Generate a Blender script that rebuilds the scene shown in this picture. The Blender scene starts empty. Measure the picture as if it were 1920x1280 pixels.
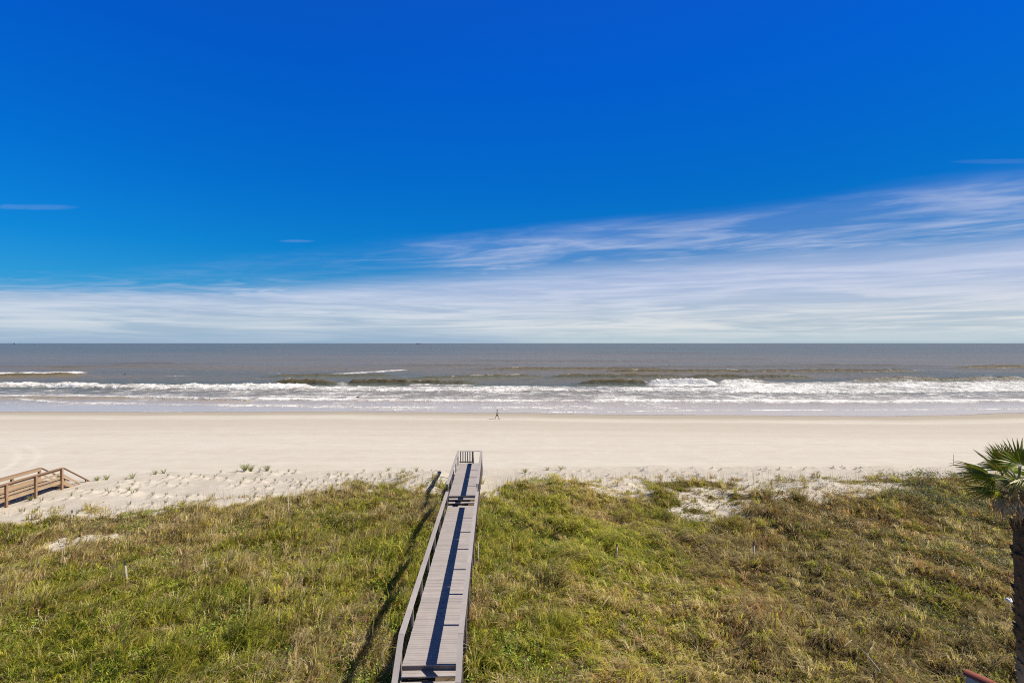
import bpy, bmesh, math, random
import numpy as np
from mathutils import Vector

S = bpy.context.scene
C = S.collection
R = math.radians
random.seed(7)
RNG = np.random.default_rng(11)

# ------------------------------------------------------------------ camera
CAM_H = 14.3
FPX = 1920 * 19.0 / 36.0            # focal length in pixels of the 1920 px photograph
HOR = 643.0
cam = bpy.data.cameras.new('camera')
cam.lens = 19.0; cam.sensor_width = 36.0; cam.shift_y = 3.0 / 1920
cam.clip_start = 0.1; cam.clip_end = 200000
co = bpy.data.objects.new('camera', cam); C.objects.link(co)
co.location = (0, 0, CAM_H); co.rotation_euler = (R(90), 0, 0)
S.camera = co

# ------------------------------------------------------------------ exposure
S.view_settings.view_transform = 'Standard'
S.view_settings.look = 'None'
S.view_settings.exposure = 0.75
S.view_settings.gamma = 1.0
S.render.engine = 'CYCLES'
S.cycles.use_denoising = False
S.cycles.filter_width = 1.1
S.cycles.max_bounces = 6

# ------------------------------------------------------------------ node helper
class NT:
    def __init__(s, tree): s.t = tree; s.n = tree.nodes; s.l = tree.links
    def new(s, typ, **kw):
        n = s.n.new(typ)
        for k, v in kw.items(): setattr(n, k, v)
        return n
    def set(s, sock, v):
        if isinstance(v, bpy.types.NodeSocket): s.l.new(v, sock)
        elif isinstance(v, (tuple, list)) and len(v) == 3 and sock.type == 'RGBA': sock.default_value = (*v, 1)
        else: sock.default_value = v
    def m(s, op, a, b=0.0, c=0.0):
        n = s.new('ShaderNodeMath', operation=op)
        s.set(n.inputs[0], a); s.set(n.inputs[1], b); s.set(n.inputs[2], c)
        return n.outputs[0]
    def ss(s, v, lo, hi, a=0.0, b=1.0):
        n = s.new('ShaderNodeMapRange', interpolation_type='SMOOTHSTEP')
        s.set(n.inputs['Value'], v); s.set(n.inputs['From Min'], lo); s.set(n.inputs['From Max'], hi)
        s.set(n.inputs['To Min'], a); s.set(n.inputs['To Max'], b)
        return n.outputs[0]
    def mix(s, f, a, b, blend='MIX'):
        n = s.new('ShaderNodeMix', data_type='RGBA', blend_type=blend)
        s.set(n.inputs[0], f); s.set(n.inputs[6], a); s.set(n.inputs[7], b)
        return n.outputs[2]
    def xyz(s, x, y, z):
        n = s.new('ShaderNodeCombineXYZ')
        s.set(n.inputs[0], x); s.set(n.inputs[1], y); s.set(n.inputs[2], z)
        return n.outputs[0]
    def sep(s, v):
        n = s.new('ShaderNodeSeparateXYZ'); s.l.new(v, n.inputs[0]); return n.outputs
    def noise(s, vec, scale=1.0, detail=4.0, rough=0.55, dist=0.0):
        n = s.new('ShaderNodeTexNoise'); s.l.new(vec, n.inputs['Vector'])
        n.inputs['Scale'].default_value = scale; n.inputs['Detail'].default_value = detail
        n.inputs['Roughness'].default_value = rough; n.inputs['Distortion'].default_value = dist
        return n.outputs[0]
    def scale(s, vec, sc, rot=0.0):
        n = s.new('ShaderNodeMapping'); s.l.new(vec, n.inputs[0])
        n.inputs['Scale'].default_value = sc; n.inputs['Rotation'].default_value = (0, 0, rot)
        return n.outputs[0]
    def attr(s, name): return s.new('ShaderNodeAttribute', attribute_name=name)
    def ramp(s, f, stops):
        n = s.new('ShaderNodeValToRGB'); s.l.new(f, n.inputs[0])
        e = n.color_ramp.elements
        while len(e) < len(stops): e.new(0.5)
        for el, (p, c) in zip(e, stops): el.position = p; el.color = (*c, 1)
        return n.outputs[0]
    def bump(s, h, strength, dist):
        n = s.new('ShaderNodeBump'); s.l.new(h, n.inputs['Height'])
        s.set(n.inputs['Strength'], strength); s.set(n.inputs['Distance'], dist)
        return n.outputs[0]

# ------------------------------------------------------------------ sky
SUN_EL = 44.0
world = bpy.data.worlds.new('World'); S.world = world; world.use_nodes = True
W = NT(world.node_tree)
bg = W.n['Background']
sky = W.new('ShaderNodeTexSky', sky_type='NISHITA', sun_disc=False)
sky.sun_elevation = R(SUN_EL); sky.sun_rotation = R(90)
sky.air_density = 1.0; sky.dust_density = 0.3; sky.ozone_density = 3.0
tc = W.new('ShaderNodeTexCoord').outputs['Generated']
dx, dy, dz = W.sep(tc)
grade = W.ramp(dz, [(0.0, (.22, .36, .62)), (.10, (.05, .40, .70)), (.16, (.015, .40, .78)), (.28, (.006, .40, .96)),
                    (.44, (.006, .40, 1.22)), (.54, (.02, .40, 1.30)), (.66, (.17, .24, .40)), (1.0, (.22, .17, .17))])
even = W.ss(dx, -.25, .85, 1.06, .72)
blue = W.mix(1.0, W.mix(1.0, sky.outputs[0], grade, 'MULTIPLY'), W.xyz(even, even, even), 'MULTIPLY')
# clouds live on a flat sheet overhead: plane coordinates of the viewing direction
zc = W.m('MAXIMUM', dz, 0.012)
px_ = W.m('DIVIDE', dx, zc); py_ = W.m('DIVIDE', dy, zc)
plane = W.xyz(px_, py_, 0.0)
ROT = 0.50                                       # streak direction (falls to the right, seen from above)
al = W.m('ADD', W.m('MULTIPLY', px_, math.cos(ROT)), W.m('MULTIPLY', py_, -math.sin(ROT)))
ac = W.m('ADD', W.m('MULTIPLY', px_, math.sin(ROT)), W.m('MULTIPLY', py_, math.cos(ROT)))
streak = W.xyz(W.m('MULTIPLY', al, 0.54), W.m('MULTIPLY', ac, 0.95), 0.0)
n1 = W.noise(streak, 1.2, 5.0, 0.55, 1.4)
n2 = W.noise(W.xyz(W.m('MULTIPLY', al, 0.30), W.m('MULTIPLY', ac, 0.75), 4.3), 0.85, 3.0, 0.5, 0.3)
n3 = W.noise(W.xyz(W.m('MULTIPLY', al, 0.75), W.m('MULTIPLY', ac, 2.2), 1.7), 1.4, 5.0, 0.6, 1.2)
d = W.m('ADD', py_, W.m('MULTIPLY', px_, 0.52))                   # > 0 beyond the front edge of the cloud field
wob = W.m('MULTIPLY', W.m('SUBTRACT', n2, 0.5), 2.2)
dd = W.m('ADD', d, wob)
edge = W.ss(dd, 4.2, 5.7)
wisp = W.ss(W.m('ADD', W.m('MULTIPLY', n1, 0.66), W.m('MULTIPLY', n3, 0.34)), 0.39, 0.68)
wisp = W.m('ADD', W.m('MULTIPLY', wisp, W.ss(dz, .03, .10)), W.ss(dz, .03, .10, .75, 0.0))
veil = W.ss(W.m('ADD', d, W.m('MULTIPLY', wob, .8)), 5.9, 9.9)
veil2 = W.ss(W.m('ADD', py_, W.m('MULTIPLY', W.m('SUBTRACT', n1, 0.5), 5.5)), 7.8, 13.0)
front = W.ss(dy, 0.0, 0.2)
reach = W.m('MULTIPLY_ADD', W.ss(W.m('ADD', px_, W.m('MULTIPLY', W.m('SUBTRACT', n2, .5), 1.6)), -1.7, -.2), .80, .20)
a1 = W.m('MULTIPLY', W.m('MULTIPLY', edge, reach), W.m('MULTIPLY_ADD', wisp, 0.50, 0.13))
a2 = W.m('MULTIPLY', W.m('MAXIMUM', veil, veil2), W.m('MULTIPLY_ADD', wisp, 0.13, 0.82))
# a vapour trail and two small wisps
ct = W.m('ADD', W.m('ADD', W.m('MULTIPLY', px_, 0.1867), py_), W.m('MULTIPLY', W.m('SUBTRACT', n3, .5), .10))
trail = W.m('MULTIPLY', W.ss(W.m('ABSOLUTE', W.m('SUBTRACT', ct, 6.20)), 0.0, 0.075, 1.0, 0.0),
            W.m('MULTIPLY', W.ss(px_, -2.9, -1.4), W.ss(px_, 3.0, 5.0, 1.0, 0.0)))
trail = W.m('MULTIPLY', trail, W.m('MULTIPLY_ADD', n3, 0.45, 0.0))
def small_wisp(cx, cy, rx, ry, k):
    e = W.m('ADD', W.m('POWER', W.m('DIVIDE', W.m('SUBTRACT', px_, cx), rx), 2.0), W.m('POWER', W.m('DIVIDE', W.m('SUBTRACT', py_, cy), ry), 2.0))
    return W.m('MULTIPLY', W.ss(W.m('ADD', e, W.m('MULTIPLY', W.m('SUBTRACT', n3, .5), 2.2)), 0.1, 1.0, k, 0.0), front)
alpha = W.m('MAXIMUM', W.m('MAXIMUM', a1, a2), trail)
alpha = W.m('MULTIPLY', alpha, front)
for q in ((-3.55, 3.98, .50, .10, .09), (2.75, 2.98, .33, .05, .05), (-2.12, 5.30, .20, .07, .10)):
    alpha = W.m('MAXIMUM', alpha, small_wisp(*q))
cloudn = W.noise(W.xyz(W.m('MULTIPLY', dx, 3.2), W.m('MULTIPLY', dy, 3.2), W.m('MULTIPLY', dz, 62.0)), 1.3, 6.0, 0.62, 0.8)
shade = W.ss(cloudn, 0.34, 0.66)
deepn = W.ss(dz, 0.02, 0.12)
side = W.ss(px_, -10.0, 12.0)
ccol = W.mix(deepn, W.mix(shade, (.37, .44, .50), (.60, .61, .61)), W.mix(shade, (.38, .43, .58), (.49, .52, .64)))
ccol = W.mix(W.m('MULTIPLY', W.m('SUBTRACT', 1.0, side), 0.55), ccol, W.mix(1.0, ccol, (.74, .85, .98), 'MULTIPLY'))
hz = W.ss(dz, 0.0, 0.035, 1.0, 0.0)
ccol = W.mix(W.m('MULTIPLY', hz, 0.75), ccol, W.mix(side, (.23, .34, .47), (.36, .46, .52)))
# node colours above are the finished picture values over the exposure; the Background works at strength 0.1
ccol = W.mix(1.0, ccol, (10, 10, 10), 'MULTIPLY')
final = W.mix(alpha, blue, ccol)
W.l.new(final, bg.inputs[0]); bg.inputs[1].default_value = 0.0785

# ------------------------------------------------------------------ sun
sl = bpy.data.lights.new('sun', 'SUN'); sl.energy = 4.5; sl.angle = R(0.53); sl.color = (1.0, .93, .80)
so = bpy.data.objects.new('sun', sl); C.objects.link(so)
so.rotation_euler = (0, R(90 - SUN_EL), 0); so.location = (60, 20, 60)

# ------------------------------------------------------------------ material helpers
def material(name, build):
    m = bpy.data.materials.new(name); m.use_nodes = True
    t = NT(m.node_tree); p = t.n['Principled BSDF']
    build(t, p)
    return m
def objco(t): return t.new('ShaderNodeTexCoord').outputs['Object']

def leaf_material(name, rough=.55, trans=.35, spec=.25):
    def b(t, p):
        c = t.attr('tint').outputs['Color']
        t.l.new(c, p.inputs['Base Color']); p.inputs['Roughness'].default_value = rough
        p.inputs['Specular IOR Level'].default_value = spec
        tr = t.new('ShaderNodeBsdfTranslucent'); t.l.new(t.mix(1.0, c, (1.15, 1.2, .7), 'MULTIPLY'), tr.inputs[0])
        mx = t.new('ShaderNodeMixShader'); mx.inputs[0].default_value = trans
        t.l.new(p.outputs[0], mx.inputs[1]); t.l.new(tr.outputs[0], mx.inputs[2])
        t.l.new(mx.outputs[0], t.n['Material Output'].inputs[0])
    return material(name, b)

def wood_material(name, base, dark, grain=(9, 9, 60), rough=.75):
    def b(t, p):
        o = objco(t)
        n = t.noise(t.scale(o, grain), 1.0, 5, .6)
        n2 = t.noise(o, 1.3, 3, .5)
        c = t.mix(t.ss(n, .3, .75), dark, base)
        c = t.mix(t.m('MULTIPLY', t.ss(n2, .45, .75), .35), c, tuple(x * 1.22 for x in base))
        a = t.attr('tint').outputs['Color']
        c = t.mix(1.0, t.mix(1.0, c, a, 'MULTIPLY'), (.80, .80, .82), 'MULTIPLY')
        t.l.new(c, p.inputs['Base Color']); p.inputs['Roughness'].default_value = rough
        p.inputs['Specular IOR Level'].default_value = .3
        t.l.new(t.bump(n, .25, .01), p.inputs['Normal'])
    return material(name, b)

def plain_material(name, col, rough=.6, var=.15, scale=6.0):
    def b(t, p):
        n = t.noise(objco(t), scale, 4, .6)
        c = t.mix(n, tuple(x * .82 * (1 - var) for x in col), tuple(min(1, x * .82 * (1 + var)) for x in col))
        t.l.new(c, p.inputs['Base Color']); p.inputs['Roughness'].default_value = rough
    return material(name, b)

# ------------------------------------------------------------------ object helpers
def tag(o, label=None, cat=None, group=None, kind=None):
    if label: o['label'] = label
    if cat: o['category'] = cat
    if group: o['group'] = group
    if kind: o['kind'] = kind
    return o
def empty(name, loc, rz=0.0):
    o = bpy.data.objects.new(name, None); C.objects.link(o)
    o.location = loc; o.rotation_euler = (0, 0, rz); o.empty_display_size = .3
    return o
def link(name, me, mat, parent=None):
    o = bpy.data.objects.new(name, me); C.objects.link(o)
    if mat and not me.materials: me.materials.append(mat)
    if parent: o.parent = parent
    return o

class MB:
    """collects shapes for ONE mesh, with a tint per piece"""
    def __init__(s): s.v = []; s.f = []; s.c = []
    def add(s, vs, fs, tint=(1, 1, 1)):
        k = len(s.v); s.v += [tuple(v) for v in vs]; s.c += [tint] * len(vs)
        s.f += [tuple(i + k for i in f) for f in fs]
    def box(s, x0, x1, y0, y1, z0, z1, tint=(1, 1, 1)):
        s.add([(x0, y0, z0), (x1, y0, z0), (x1, y1, z0), (x0, y1, z0), (x0, y0, z1), (x1, y0, z1), (x1, y1, z1), (x0, y1, z1)],
              [(0, 3, 2, 1), (4, 5, 6, 7), (0, 1, 5, 4), (1, 2, 6, 5), (2, 3, 7, 6), (3, 0, 4, 7)], tint)
    def beam(s, a, b, w, h, tint=(1, 1, 1), up=Vector((0, 0, 1))):
        """rectangular bar a->b; w sideways, h upward"""
        a = Vector(a); b = Vector(b); d = (b - a).normalized()
        sd = d.cross(up)
        if sd.length < 1e-4: sd = Vector((1, 0, 0))
        sd.normalize(); u = sd.cross(d).normalized()
        vs = [p + sd * (i * w / 2) + u * (j * h / 2) for p in (a, b) for i, j in ((-1, -1), (1, -1), (1, 1), (-1, 1))]
        s.add(vs, [(0, 1, 2, 3), (7, 6, 5, 4), (0, 4, 5, 1), (1, 5, 6, 2), (2, 6, 7, 3), (3, 7, 4, 0)], tint)
    def tube(s, pts, radii, n=8, tint=(1, 1, 1), cap=True):
        pts = [Vector(p) for p in pts]; rings = []
        for i, p in enumerate(pts):
            d = (pts[min(i + 1, len(pts) - 1)] - pts[max(i - 1, 0)]).normalized()
            ref = Vector((0, 1, 0)) if abs(d.z) > .8 else Vector((0, 0, 1))
            a = d.cross(ref).normalized(); b = d.cross(a)
            rings.append([p + (a * math.cos(2 * math.pi * k / n) + b * math.sin(2 * math.pi * k / n)) * radii[i] for k in range(n)])
        vs = [v for r in rings for v in r]; fs = []
        for i in range(len(pts) - 1):
            for k in range(n):
                fs.append((i * n + k, i * n + (k + 1) % n, (i + 1) * n + (k + 1) % n, (i + 1) * n + k))
        if cap: fs += [tuple(range(n))[::-1], tuple(range((len(pts) - 1) * n, len(pts) * n))]
        s.add(vs, fs, tint)
    def mesh(s, name, smooth=False, bevel=0):
        me = bpy.data.meshes.new(name); me.from_pydata(s.v, [], s.f)
        a = me.color_attributes.new('tint', 'FLOAT_COLOR', 'POINT')
        a.data.foreach_set('color', np.array([(*c, 1) for c in s.c], dtype=np.float32).ravel())
        bm = bmesh.new(); bm.from_mesh(me); bmesh.ops.recalc_face_normals(bm, faces=bm.faces)
        if bevel: bmesh.ops.bevel(bm, geom=bm.edges[:], offset=bevel, segments=1, affect='EDGES', profile=.5)
        bm.to_mesh(me); bm.free()
        if smooth: me.polygons.foreach_set('use_smooth', [True] * len(me.polygons))
        me.update()
        return me
    def build(s, name, mat, parent=None, smooth=False, bevel=0):
        return link(name, s.mesh(name, smooth, bevel), mat, parent)

def np_mesh(name, V, F4=None, F3=None, tint=None, smooth=False, attrs=None):
    """V (n,3); F4 (m,4); F3 (k,3)"""
    me = bpy.data.meshes.new(name)
    me.vertices.add(len(V)); me.vertices.foreach_set('co', np.asarray(V, np.float32).ravel())
    n4 = 0 if F4 is None else len(F4); n3 = 0 if F3 is None else len(F3)
    loops = np.concatenate([np.asarray(F4, np.int32).ravel() if n4 else np.zeros(0, np.int32),
                            np.asarray(F3, np.int32).ravel() if n3 else np.zeros(0, np.int32)])
    me.loops.add(len(loops)); me.loops.foreach_set('vertex_index', loops)
    me.polygons.add(n4 + n3)
    st = np.concatenate([np.arange(n4, dtype=np.int32) * 4, n4 * 4 + np.arange(n3, dtype=np.int32) * 3])
    me.polygons.foreach_set('loop_start', st)
    if smooth: me.polygons.foreach_set('use_smooth', np.ones(n4 + n3, bool))
    me.update(calc_edges=True)
    if tint is not None:
        a = me.color_attributes.new('tint', 'FLOAT_COLOR', 'POINT')
        a.data.foreach_set('color', np.c_[tint, np.ones(len(tint))].astype(np.float32).ravel())
    for k, v in (attrs or {}).items():
        a = me.attributes.new(k, 'FLOAT', 'POINT'); a.data.foreach_set('value', np.asarray(v, np.float32).ravel())
    me.validate(verbose=False)
    return me

def vnoise(x, y, seed=0):
    xi = np.floor(x).astype(np.int64); yi = np.floor(y).astype(np.int64)
    fx = x - xi; fy = y - yi; fx = fx * fx * (3 - 2 * fx); fy = fy * fy * (3 - 2 * fy)
    def h(a, b):
        n = (a * 374761393 + b * 668265263 + seed * 1442695041) & 0xFFFFFFFF
        n = ((n ^ (n >> 13)) * 1274126177) & 0xFFFFFFFF
        n = (n ^ (n >> 16)) & 0xFFFF
        return n / 65535.0
    return (h(xi, yi) * (1 - fx) + h(xi + 1, yi) * fx) * (1 - fy) + (h(xi, yi + 1) * (1 - fx) + h(xi + 1, yi + 1) * fx) * fy
def fbm(x, y, seed=0, o=4):
    s = 0; a = .5; t = 0
    for i in range(o):
        s = s + a * vnoise(x * 2 ** i + 17.3 * i, y * 2 ** i - 9.1 * i, seed + i); t += a; a *= .5
    return s / t
def sstep(x, a, b):
    t = np.clip((x - a) / (b - a), 0, 1); return t * t * (3 - 2 * t)

# ------------------------------------------------------------------ terrain shape
BW_ANG = math.atan2(960 - 927.5, FPX)                 # the boardwalk's heading, turned a little left of the view
ca, sa = math.cos(BW_ANG), math.sin(BW_ANG)
def to_uv(X, Y): return X * ca + Y * sa, -X * sa + Y * ca
def from_uv(u, v): return u * ca - v * sa, u * sa + v * ca

def y_water(X): return np.interp(X, [-104, -35, 4, 20, 35, 69, 104], [112.3, 112.0, 110.2, 108.3, 107.8, 106.6, 110.5])
_yw0 = y_water
def y_water(X): return _yw0(X) + (fbm(X * .05, X * 0 + 3.7, 211, 3) - .5) * 5.0
def y_scarp(X): return np.interp(X, [-60, -44, -37, -32, -24, -16, -6, 0, 14, 32, 60], [42, 43.5, 45.8, 49.5, 50.3, 50.5, 50.8, 51.8, 52.6, 52.8, 52.8])
def y_grass(X): return np.interp(X, [-70, -45, -32, -23.5, -13, -9, -6.6, -4.2, -1.6, .6, 4, 14, 26, 34, 60], [30.8, 31.8, 33.2, 35.0, 40.9, 41.6, 39.6, 37.6, 38.8, 40.8, 41.6, 42.4, 42.3, 43.4, 43.5])
PATCH = [(8.8, 39.6, 2.8, 2.0), (14.4, 38.0, 3.8, 3.4), (21.0, 40.0, 5.6, 2.3), (27.0, 40.8, 4.6, 2.3), (-25.0, 31.0, 2.3, 1.2), (-19.3, 36.2, 1.8, .9)]
def bare(X, Y):
    w = 0.0
    n = fbm(X * .55, Y * .9, 31, 4) - .5
    for cx, cy, rx, ry in PATCH:
        q = ((X - cx) / rx) ** 2 + ((Y - cy) / ry) ** 2
        w = np.maximum(w, 1 - sstep(q + n * 3.4, .30, 1.30))
    return w
SPRIGS = []
def ground(X, Y):
    X = np.asarray(X, float); Y = np.asarray(Y, float)
    yw, ys, yg = y_water(X), y_scarp(X), y_grass(X)
    ys = ys + (fbm(X * .35, X * 0, 3, 3) - .5) * 1.3
    t = (yw - Y) / (yw - 57.0)
    beach = np.where(t > 0, 1.5 * np.clip(t, 0, 1.4) ** 1.05, np.maximum(t * 1.6, -6))
    beach = beach + (fbm(X * .05, Y * .16, 61, 3) - .5) * .10 * sstep(t, .02, .25) * (1 - sstep(Y, 104, 112))
    zg = np.interp(X, [-60, -30, -14, -6, 0, 12, 30, 60], [2.9, 3.05, 3.15, 3.45, 3.5, 3.35, 3.25, 3.1])
    zt = np.interp(X, [-60, -36, -28, -12, -3, 10, 60], [2.7, 2.65, 2.4, 2.3, 2.35, 2.3, 2.25])
    k = sstep(Y, yg - 1.0, ys)
    zd = zg + (zt - zg) * k
    zi = np.interp(Y, [-60, 4, 12, 17, 24, 31, 38, 44], [2.0, 2.0, 2.3, 2.75, 2.85, 2.95, 3.25, 3.45])
    zd = np.where(Y < yg, np.minimum(zd, zd + (zi - 3.45) * sstep(yg - Y, 0, 6)), zd)
    gm = 1 - sstep(Y, yg - .5, yg + 1.0)
    zd = zd + gm * ((fbm(X * .22, Y * .22, 5, 3) - .5) * 1.0 + (fbm(X * .7, Y * .7, 8, 2) - .5) * .42)
    zd = zd + (1 - gm) * ((fbm(X * .30, Y * .30, 41, 3) - .5) * .34)
    u, v = to_uv(X, Y)
    zd = zd + .95 * np.exp(-((u + 5.2) / 3.2) ** 2 - ((v - 44.6) / 3.0) ** 2)
    z = zd + (beach - zd) * sstep(Y, ys, ys + 1.3)
    # room under the two walkways
    u, v = to_uv(X, Y)
    near = np.exp(-(np.clip(np.abs(u + 2.07) - 1.4, 0, 9) / .7) ** 2)
    lim = np.where(v < 17.4, 2.35, np.where(v < 35.3, 3.38, 3.70))
    z = np.where((v > 4) & (v < 46), z + np.minimum(lim - z, 0) * near, z)
    near = np.exp(-(np.clip(np.abs(u + 34.95) - .9, 0, 9) / .9) ** 2)
    z = np.where((v > 4) & (v < 46), z + np.minimum(2.85 - z, 0) * near * .8, z)
    return z
def gz(x, y): return float(ground(np.array([x]), np.array([y]))[0])
def at(px, py, z):
    """point at height z seen at pixel (px, py) of the 1920 x 1280 photograph"""
    Y = FPX * (CAM_H - z) / (py - HOR); return (px - 960) * Y / FPX, Y
def on_ground(px, py):
    z = 2.5
    for _ in range(25):
        x, y = at(px, py, z); z = .5 * z + .5 * gz(x, y)
    return x, y, gz(x, y)
def grass_cover(X, Y):
    """1 inside the overgrown dune, 0 on bare sand"""
    n = (fbm(X * .45, Y * .45, 21, 4) - .5) * 5.0
    g = 1 - sstep(Y + n, y_grass(X) - .9, y_grass(X) + .7)
    return g * (1 - .86 * bare(X, Y))

# ------------------------------------------------------------------ positions of the planted sprigs on the sand
def scatter_sprigs():
    out = []
    tries = 0
    while len(out) < 262 and tries < 90000:
        tries += 1
        left = random.random() < .76
        x = random.uniform(-37, -5.5) if left else random.uniform(1, 34)
        yg_, ys_ = float(y_grass(np.array(x))), float(y_scarp(np.array(x)))
        y = yg_ + 1.0 + (ys_ - yg_ - 1.2) * random.random()
        row = math.sin(y * 2.1 + x * .35) + math.sin(x * .9 - y * .2) * .5
        if row < -.25: continue
        if float(fbm(np.array([x * .33]), np.array([y * .33]), 181, 3)[0]) < random.uniform(.34, .60): continue
        u, v = to_uv(x, y)
        if -37 < u < -33 or -4.4 < u < -.3: continue
        if any((x - a) ** 2 + (y - b) ** 2 < .62 ** 2 for a, b, *_ in out): continue
        if grass_cover(np.array([x]), np.array([y]))[0] > .12: continue
        out.append((x, y, random.uniform(.45, 1.05) ** 1.4 * 1.45 * (1 if left else .62)))
    return out
SPRIGS = scatter_sprigs()

# ------------------------------------------------------------------ ground sheet
def grid_axis(dense0, dense1, step, lo, hi, g=1.25):
    a = list(np.arange(dense0, dense1 + 1e-6, step))
    s = step; x = a[0]; L = []
    while x > lo: s *= g; x -= s; L.append(max(x, lo))
    s = step; x = a[-1]; H = []
    while x < hi: s *= g; x += s; H.append(min(x, hi))
    return np.array(L[::-1] + a + H)
def tensor(xs, ys):
    X, Y = np.meshgrid(xs, ys)
    nx, ny = len(xs), len(ys)
    i = np.arange(nx - 1)[None, :] + nx * np.arange(ny - 1)[:, None]
    F = np.stack([i, i + 1, i + nx + 1, i + nx], -1).reshape(-1, 4)
    return X, Y, F
gx = grid_axis(-58, 58, .15, -6000, 6000)
gy = np.concatenate([grid_axis(12, 58, .15, -3000, 58.01)[:-1], np.arange(58.3, 118, .7), [125, 140, 170, 220, 300, 420]])
X, Y, F = tensor(gx, gy)
Z = ground(X, Y)
for x, y, k in SPRIGS:                                  # a little drift of sand round each sprig, hollow on its right
    i0, i1 = np.searchsorted(gx, [x - 1.2, x + 1.2]); j0, j1 = np.searchsorted(gy, [y - 1.2, y + 1.2])
    A, B = X[j0:j1, i0:i1] - x, Y[j0:j1, i0:i1] - y
    Z[j0:j1, i0:i1] += k * (.15 * np.exp(-((np.where(A > .0, A * .55, A * 1.6)) ** 2 / .045 + B ** 2 / .075)) - .07 * np.exp(-((A + .42) ** 2 / .05 + B ** 2 / .09)))
cover = grass_cover(X, Y) * (Y < 50)
drift = (1 - cover) * (Y > 28) * (1 - sstep(Y, y_scarp(X), y_scarp(X) + 1.3))
def sand_nodes(t, p):
    o = objco(t); x, y, z = t.sep(o)
    fine = t.noise(o, 9.0, 6, .65)
    med = t.noise(o, .55, 5, .6)
    band = t.noise(t.xyz(t.m('MULTIPLY', x, .012), t.m('MULTIPLY', y, .30), 0.0), 1.0, 5, .6, .3)
    wcoord = t.attr('shore').outputs['Fac']                       # metres up the beach from the water's edge
    wv = t.m('ADD', wcoord, t.m('MULTIPLY', t.m('SUBTRACT', band, .5), 7.0))
    dry = (.615, .565, .475)
    c = t.mix(t.ss(band, .38, .66), (.585, .53, .44), dry)
    c = t.mix(t.m('MULTIPLY', t.ss(med, .42, .68), .45), c, (.66, .615, .53))
    mot = t.noise(t.scale(o, (.22, .55, 1)), 1.0, 6, .68, .5)
    c = t.mix(t.m('MULTIPLY', t.ss(mot, .50, .72), .40), c, (.50, .445, .355))
    firm = t.m('MULTIPLY', t.ss(wv, 12.5, 14.5), t.ss(wv, 16, 38, 1.0, 0.0))
    c = t.mix(t.m('MULTIPLY', firm, .50), c, (.465, .40, .32))
    c = t.mix(t.ss(wv, 4.0, 11.5, .85, 0.0), c, (.39, .335, .25))
    c = t.mix(t.ss(wcoord, -.5, 1.6, 1.0, 0.0), c, (.23, .195, .165))
    tr = t.attr('track').outputs['Fac']
    c = t.mix(t.m('MULTIPLY', tr, .42), c, (.76, .71, .61))
    litter = t.mix(t.noise(o, 2.2, 5, .65), (.085, .062, .030), (.21, .155, .085))
    cov = t.m('ADD', t.attr('cover').outputs['Fac'], t.m('MULTIPLY', t.m('SUBTRACT', fine, .5), .6))
    c = t.mix(t.m('MULTIPLY', t.attr('drift').outputs['Fac'], .45), c, (.50, .43, .345))
    c = t.mix(t.ss(cov, .35, .75), c, litter)
    c = t.mix(1.0, c, (.80, .80, .81), 'MULTIPLY')
    t.l.new(c, p.inputs['Base Color'])
    wet = t.ss(wcoord, -.3, 2.2, 1.0, 0.0)
    t.set(p.inputs['Roughness'], t.ss(wet, 0, 1, .9, .3)); t.set(p.inputs['Specular IOR Level'], t.ss(wet, 0, 1, .15, .45))
    dr = t.attr('drift').outputs['Fac']
    rip = t.noise(t.scale(o, (1.0, 2.2, 1)), 1.6, 5, .62, .4)
    h = t.m('ADD', t.m('MULTIPLY', rip, t.m('MULTIPLY_ADD', dr, .07, .03)), t.m('MULTIPLY', fine, t.m('MULTIPLY_ADD', dr, .03, .006)))
    t.l.new(t.bump(h, .8, 1.0), p.inputs['Normal'])
SAND = material('sand', sand_nodes)
track = np.zeros_like(X)
for off in (0.0, 1.7):                                            # pale wheel marks that curve in from the left
    r = np.hypot(X + 85.8, Y - 35.2)
    track = np.maximum(track, np.exp(-((r - 39.6 - off) / .30) ** 2) * (Y > 54) * (1 - sstep(X, -52, -48)) * sstep(X, -66, -62))
beach = link('sand', np_mesh('sand', np.stack([X, Y, Z], -1).reshape(-1, 3), F, smooth=True,
             attrs=dict(cover=cover, drift=drift, shore=y_water(X) - Y, track=track)), SAND)
tag(beach, 'pale sand beach and low dune running the width of the view', 'beach', kind='structure')

# ------------------------------------------------------------------ sea
def PY(py): return CAM_H * FPX / (py - HOR)                        # distance of a photo row on the water
sx = grid_axis(-215, 215, .42, -60000, 60000, 1.35)
sy = np.concatenate([np.arange(105.5, 210, .34), np.arange(210, 330, .8)])
s_ = .8; y_ = sy[-1]; far = []
while y_ < 60000: s_ *= 1.2; y_ += s_; far.append(y_)
sy = np.concatenate([sy, far])
X, Y, F = tensor(sx, sy)
Zs = np.zeros_like(X); foam = np.zeros_like(X)
wob1 = (fbm(X * .05, Y * .03, 71, 4) - .5); wob2 = (fbm(X * .22, Y * .22, 72, 4) - .5); wob3 = (fbm(X * 1.1, Y * 1.1, 73, 3) - .5)
def span(Xp, a, b, e):                                            # 1 between photo columns a and b
    return sstep(Xp, a - e, a + e) * (1 - sstep(Xp, b - e, b + e))
XP = 960 + X / np.maximum(Y, 1) * FPX                             # photo column of each vertex, for laying out the crests
def crest_y(pts): return PY(np.interp(XP, [p[0] for p in pts], [p[1] for p in pts]))
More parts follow.
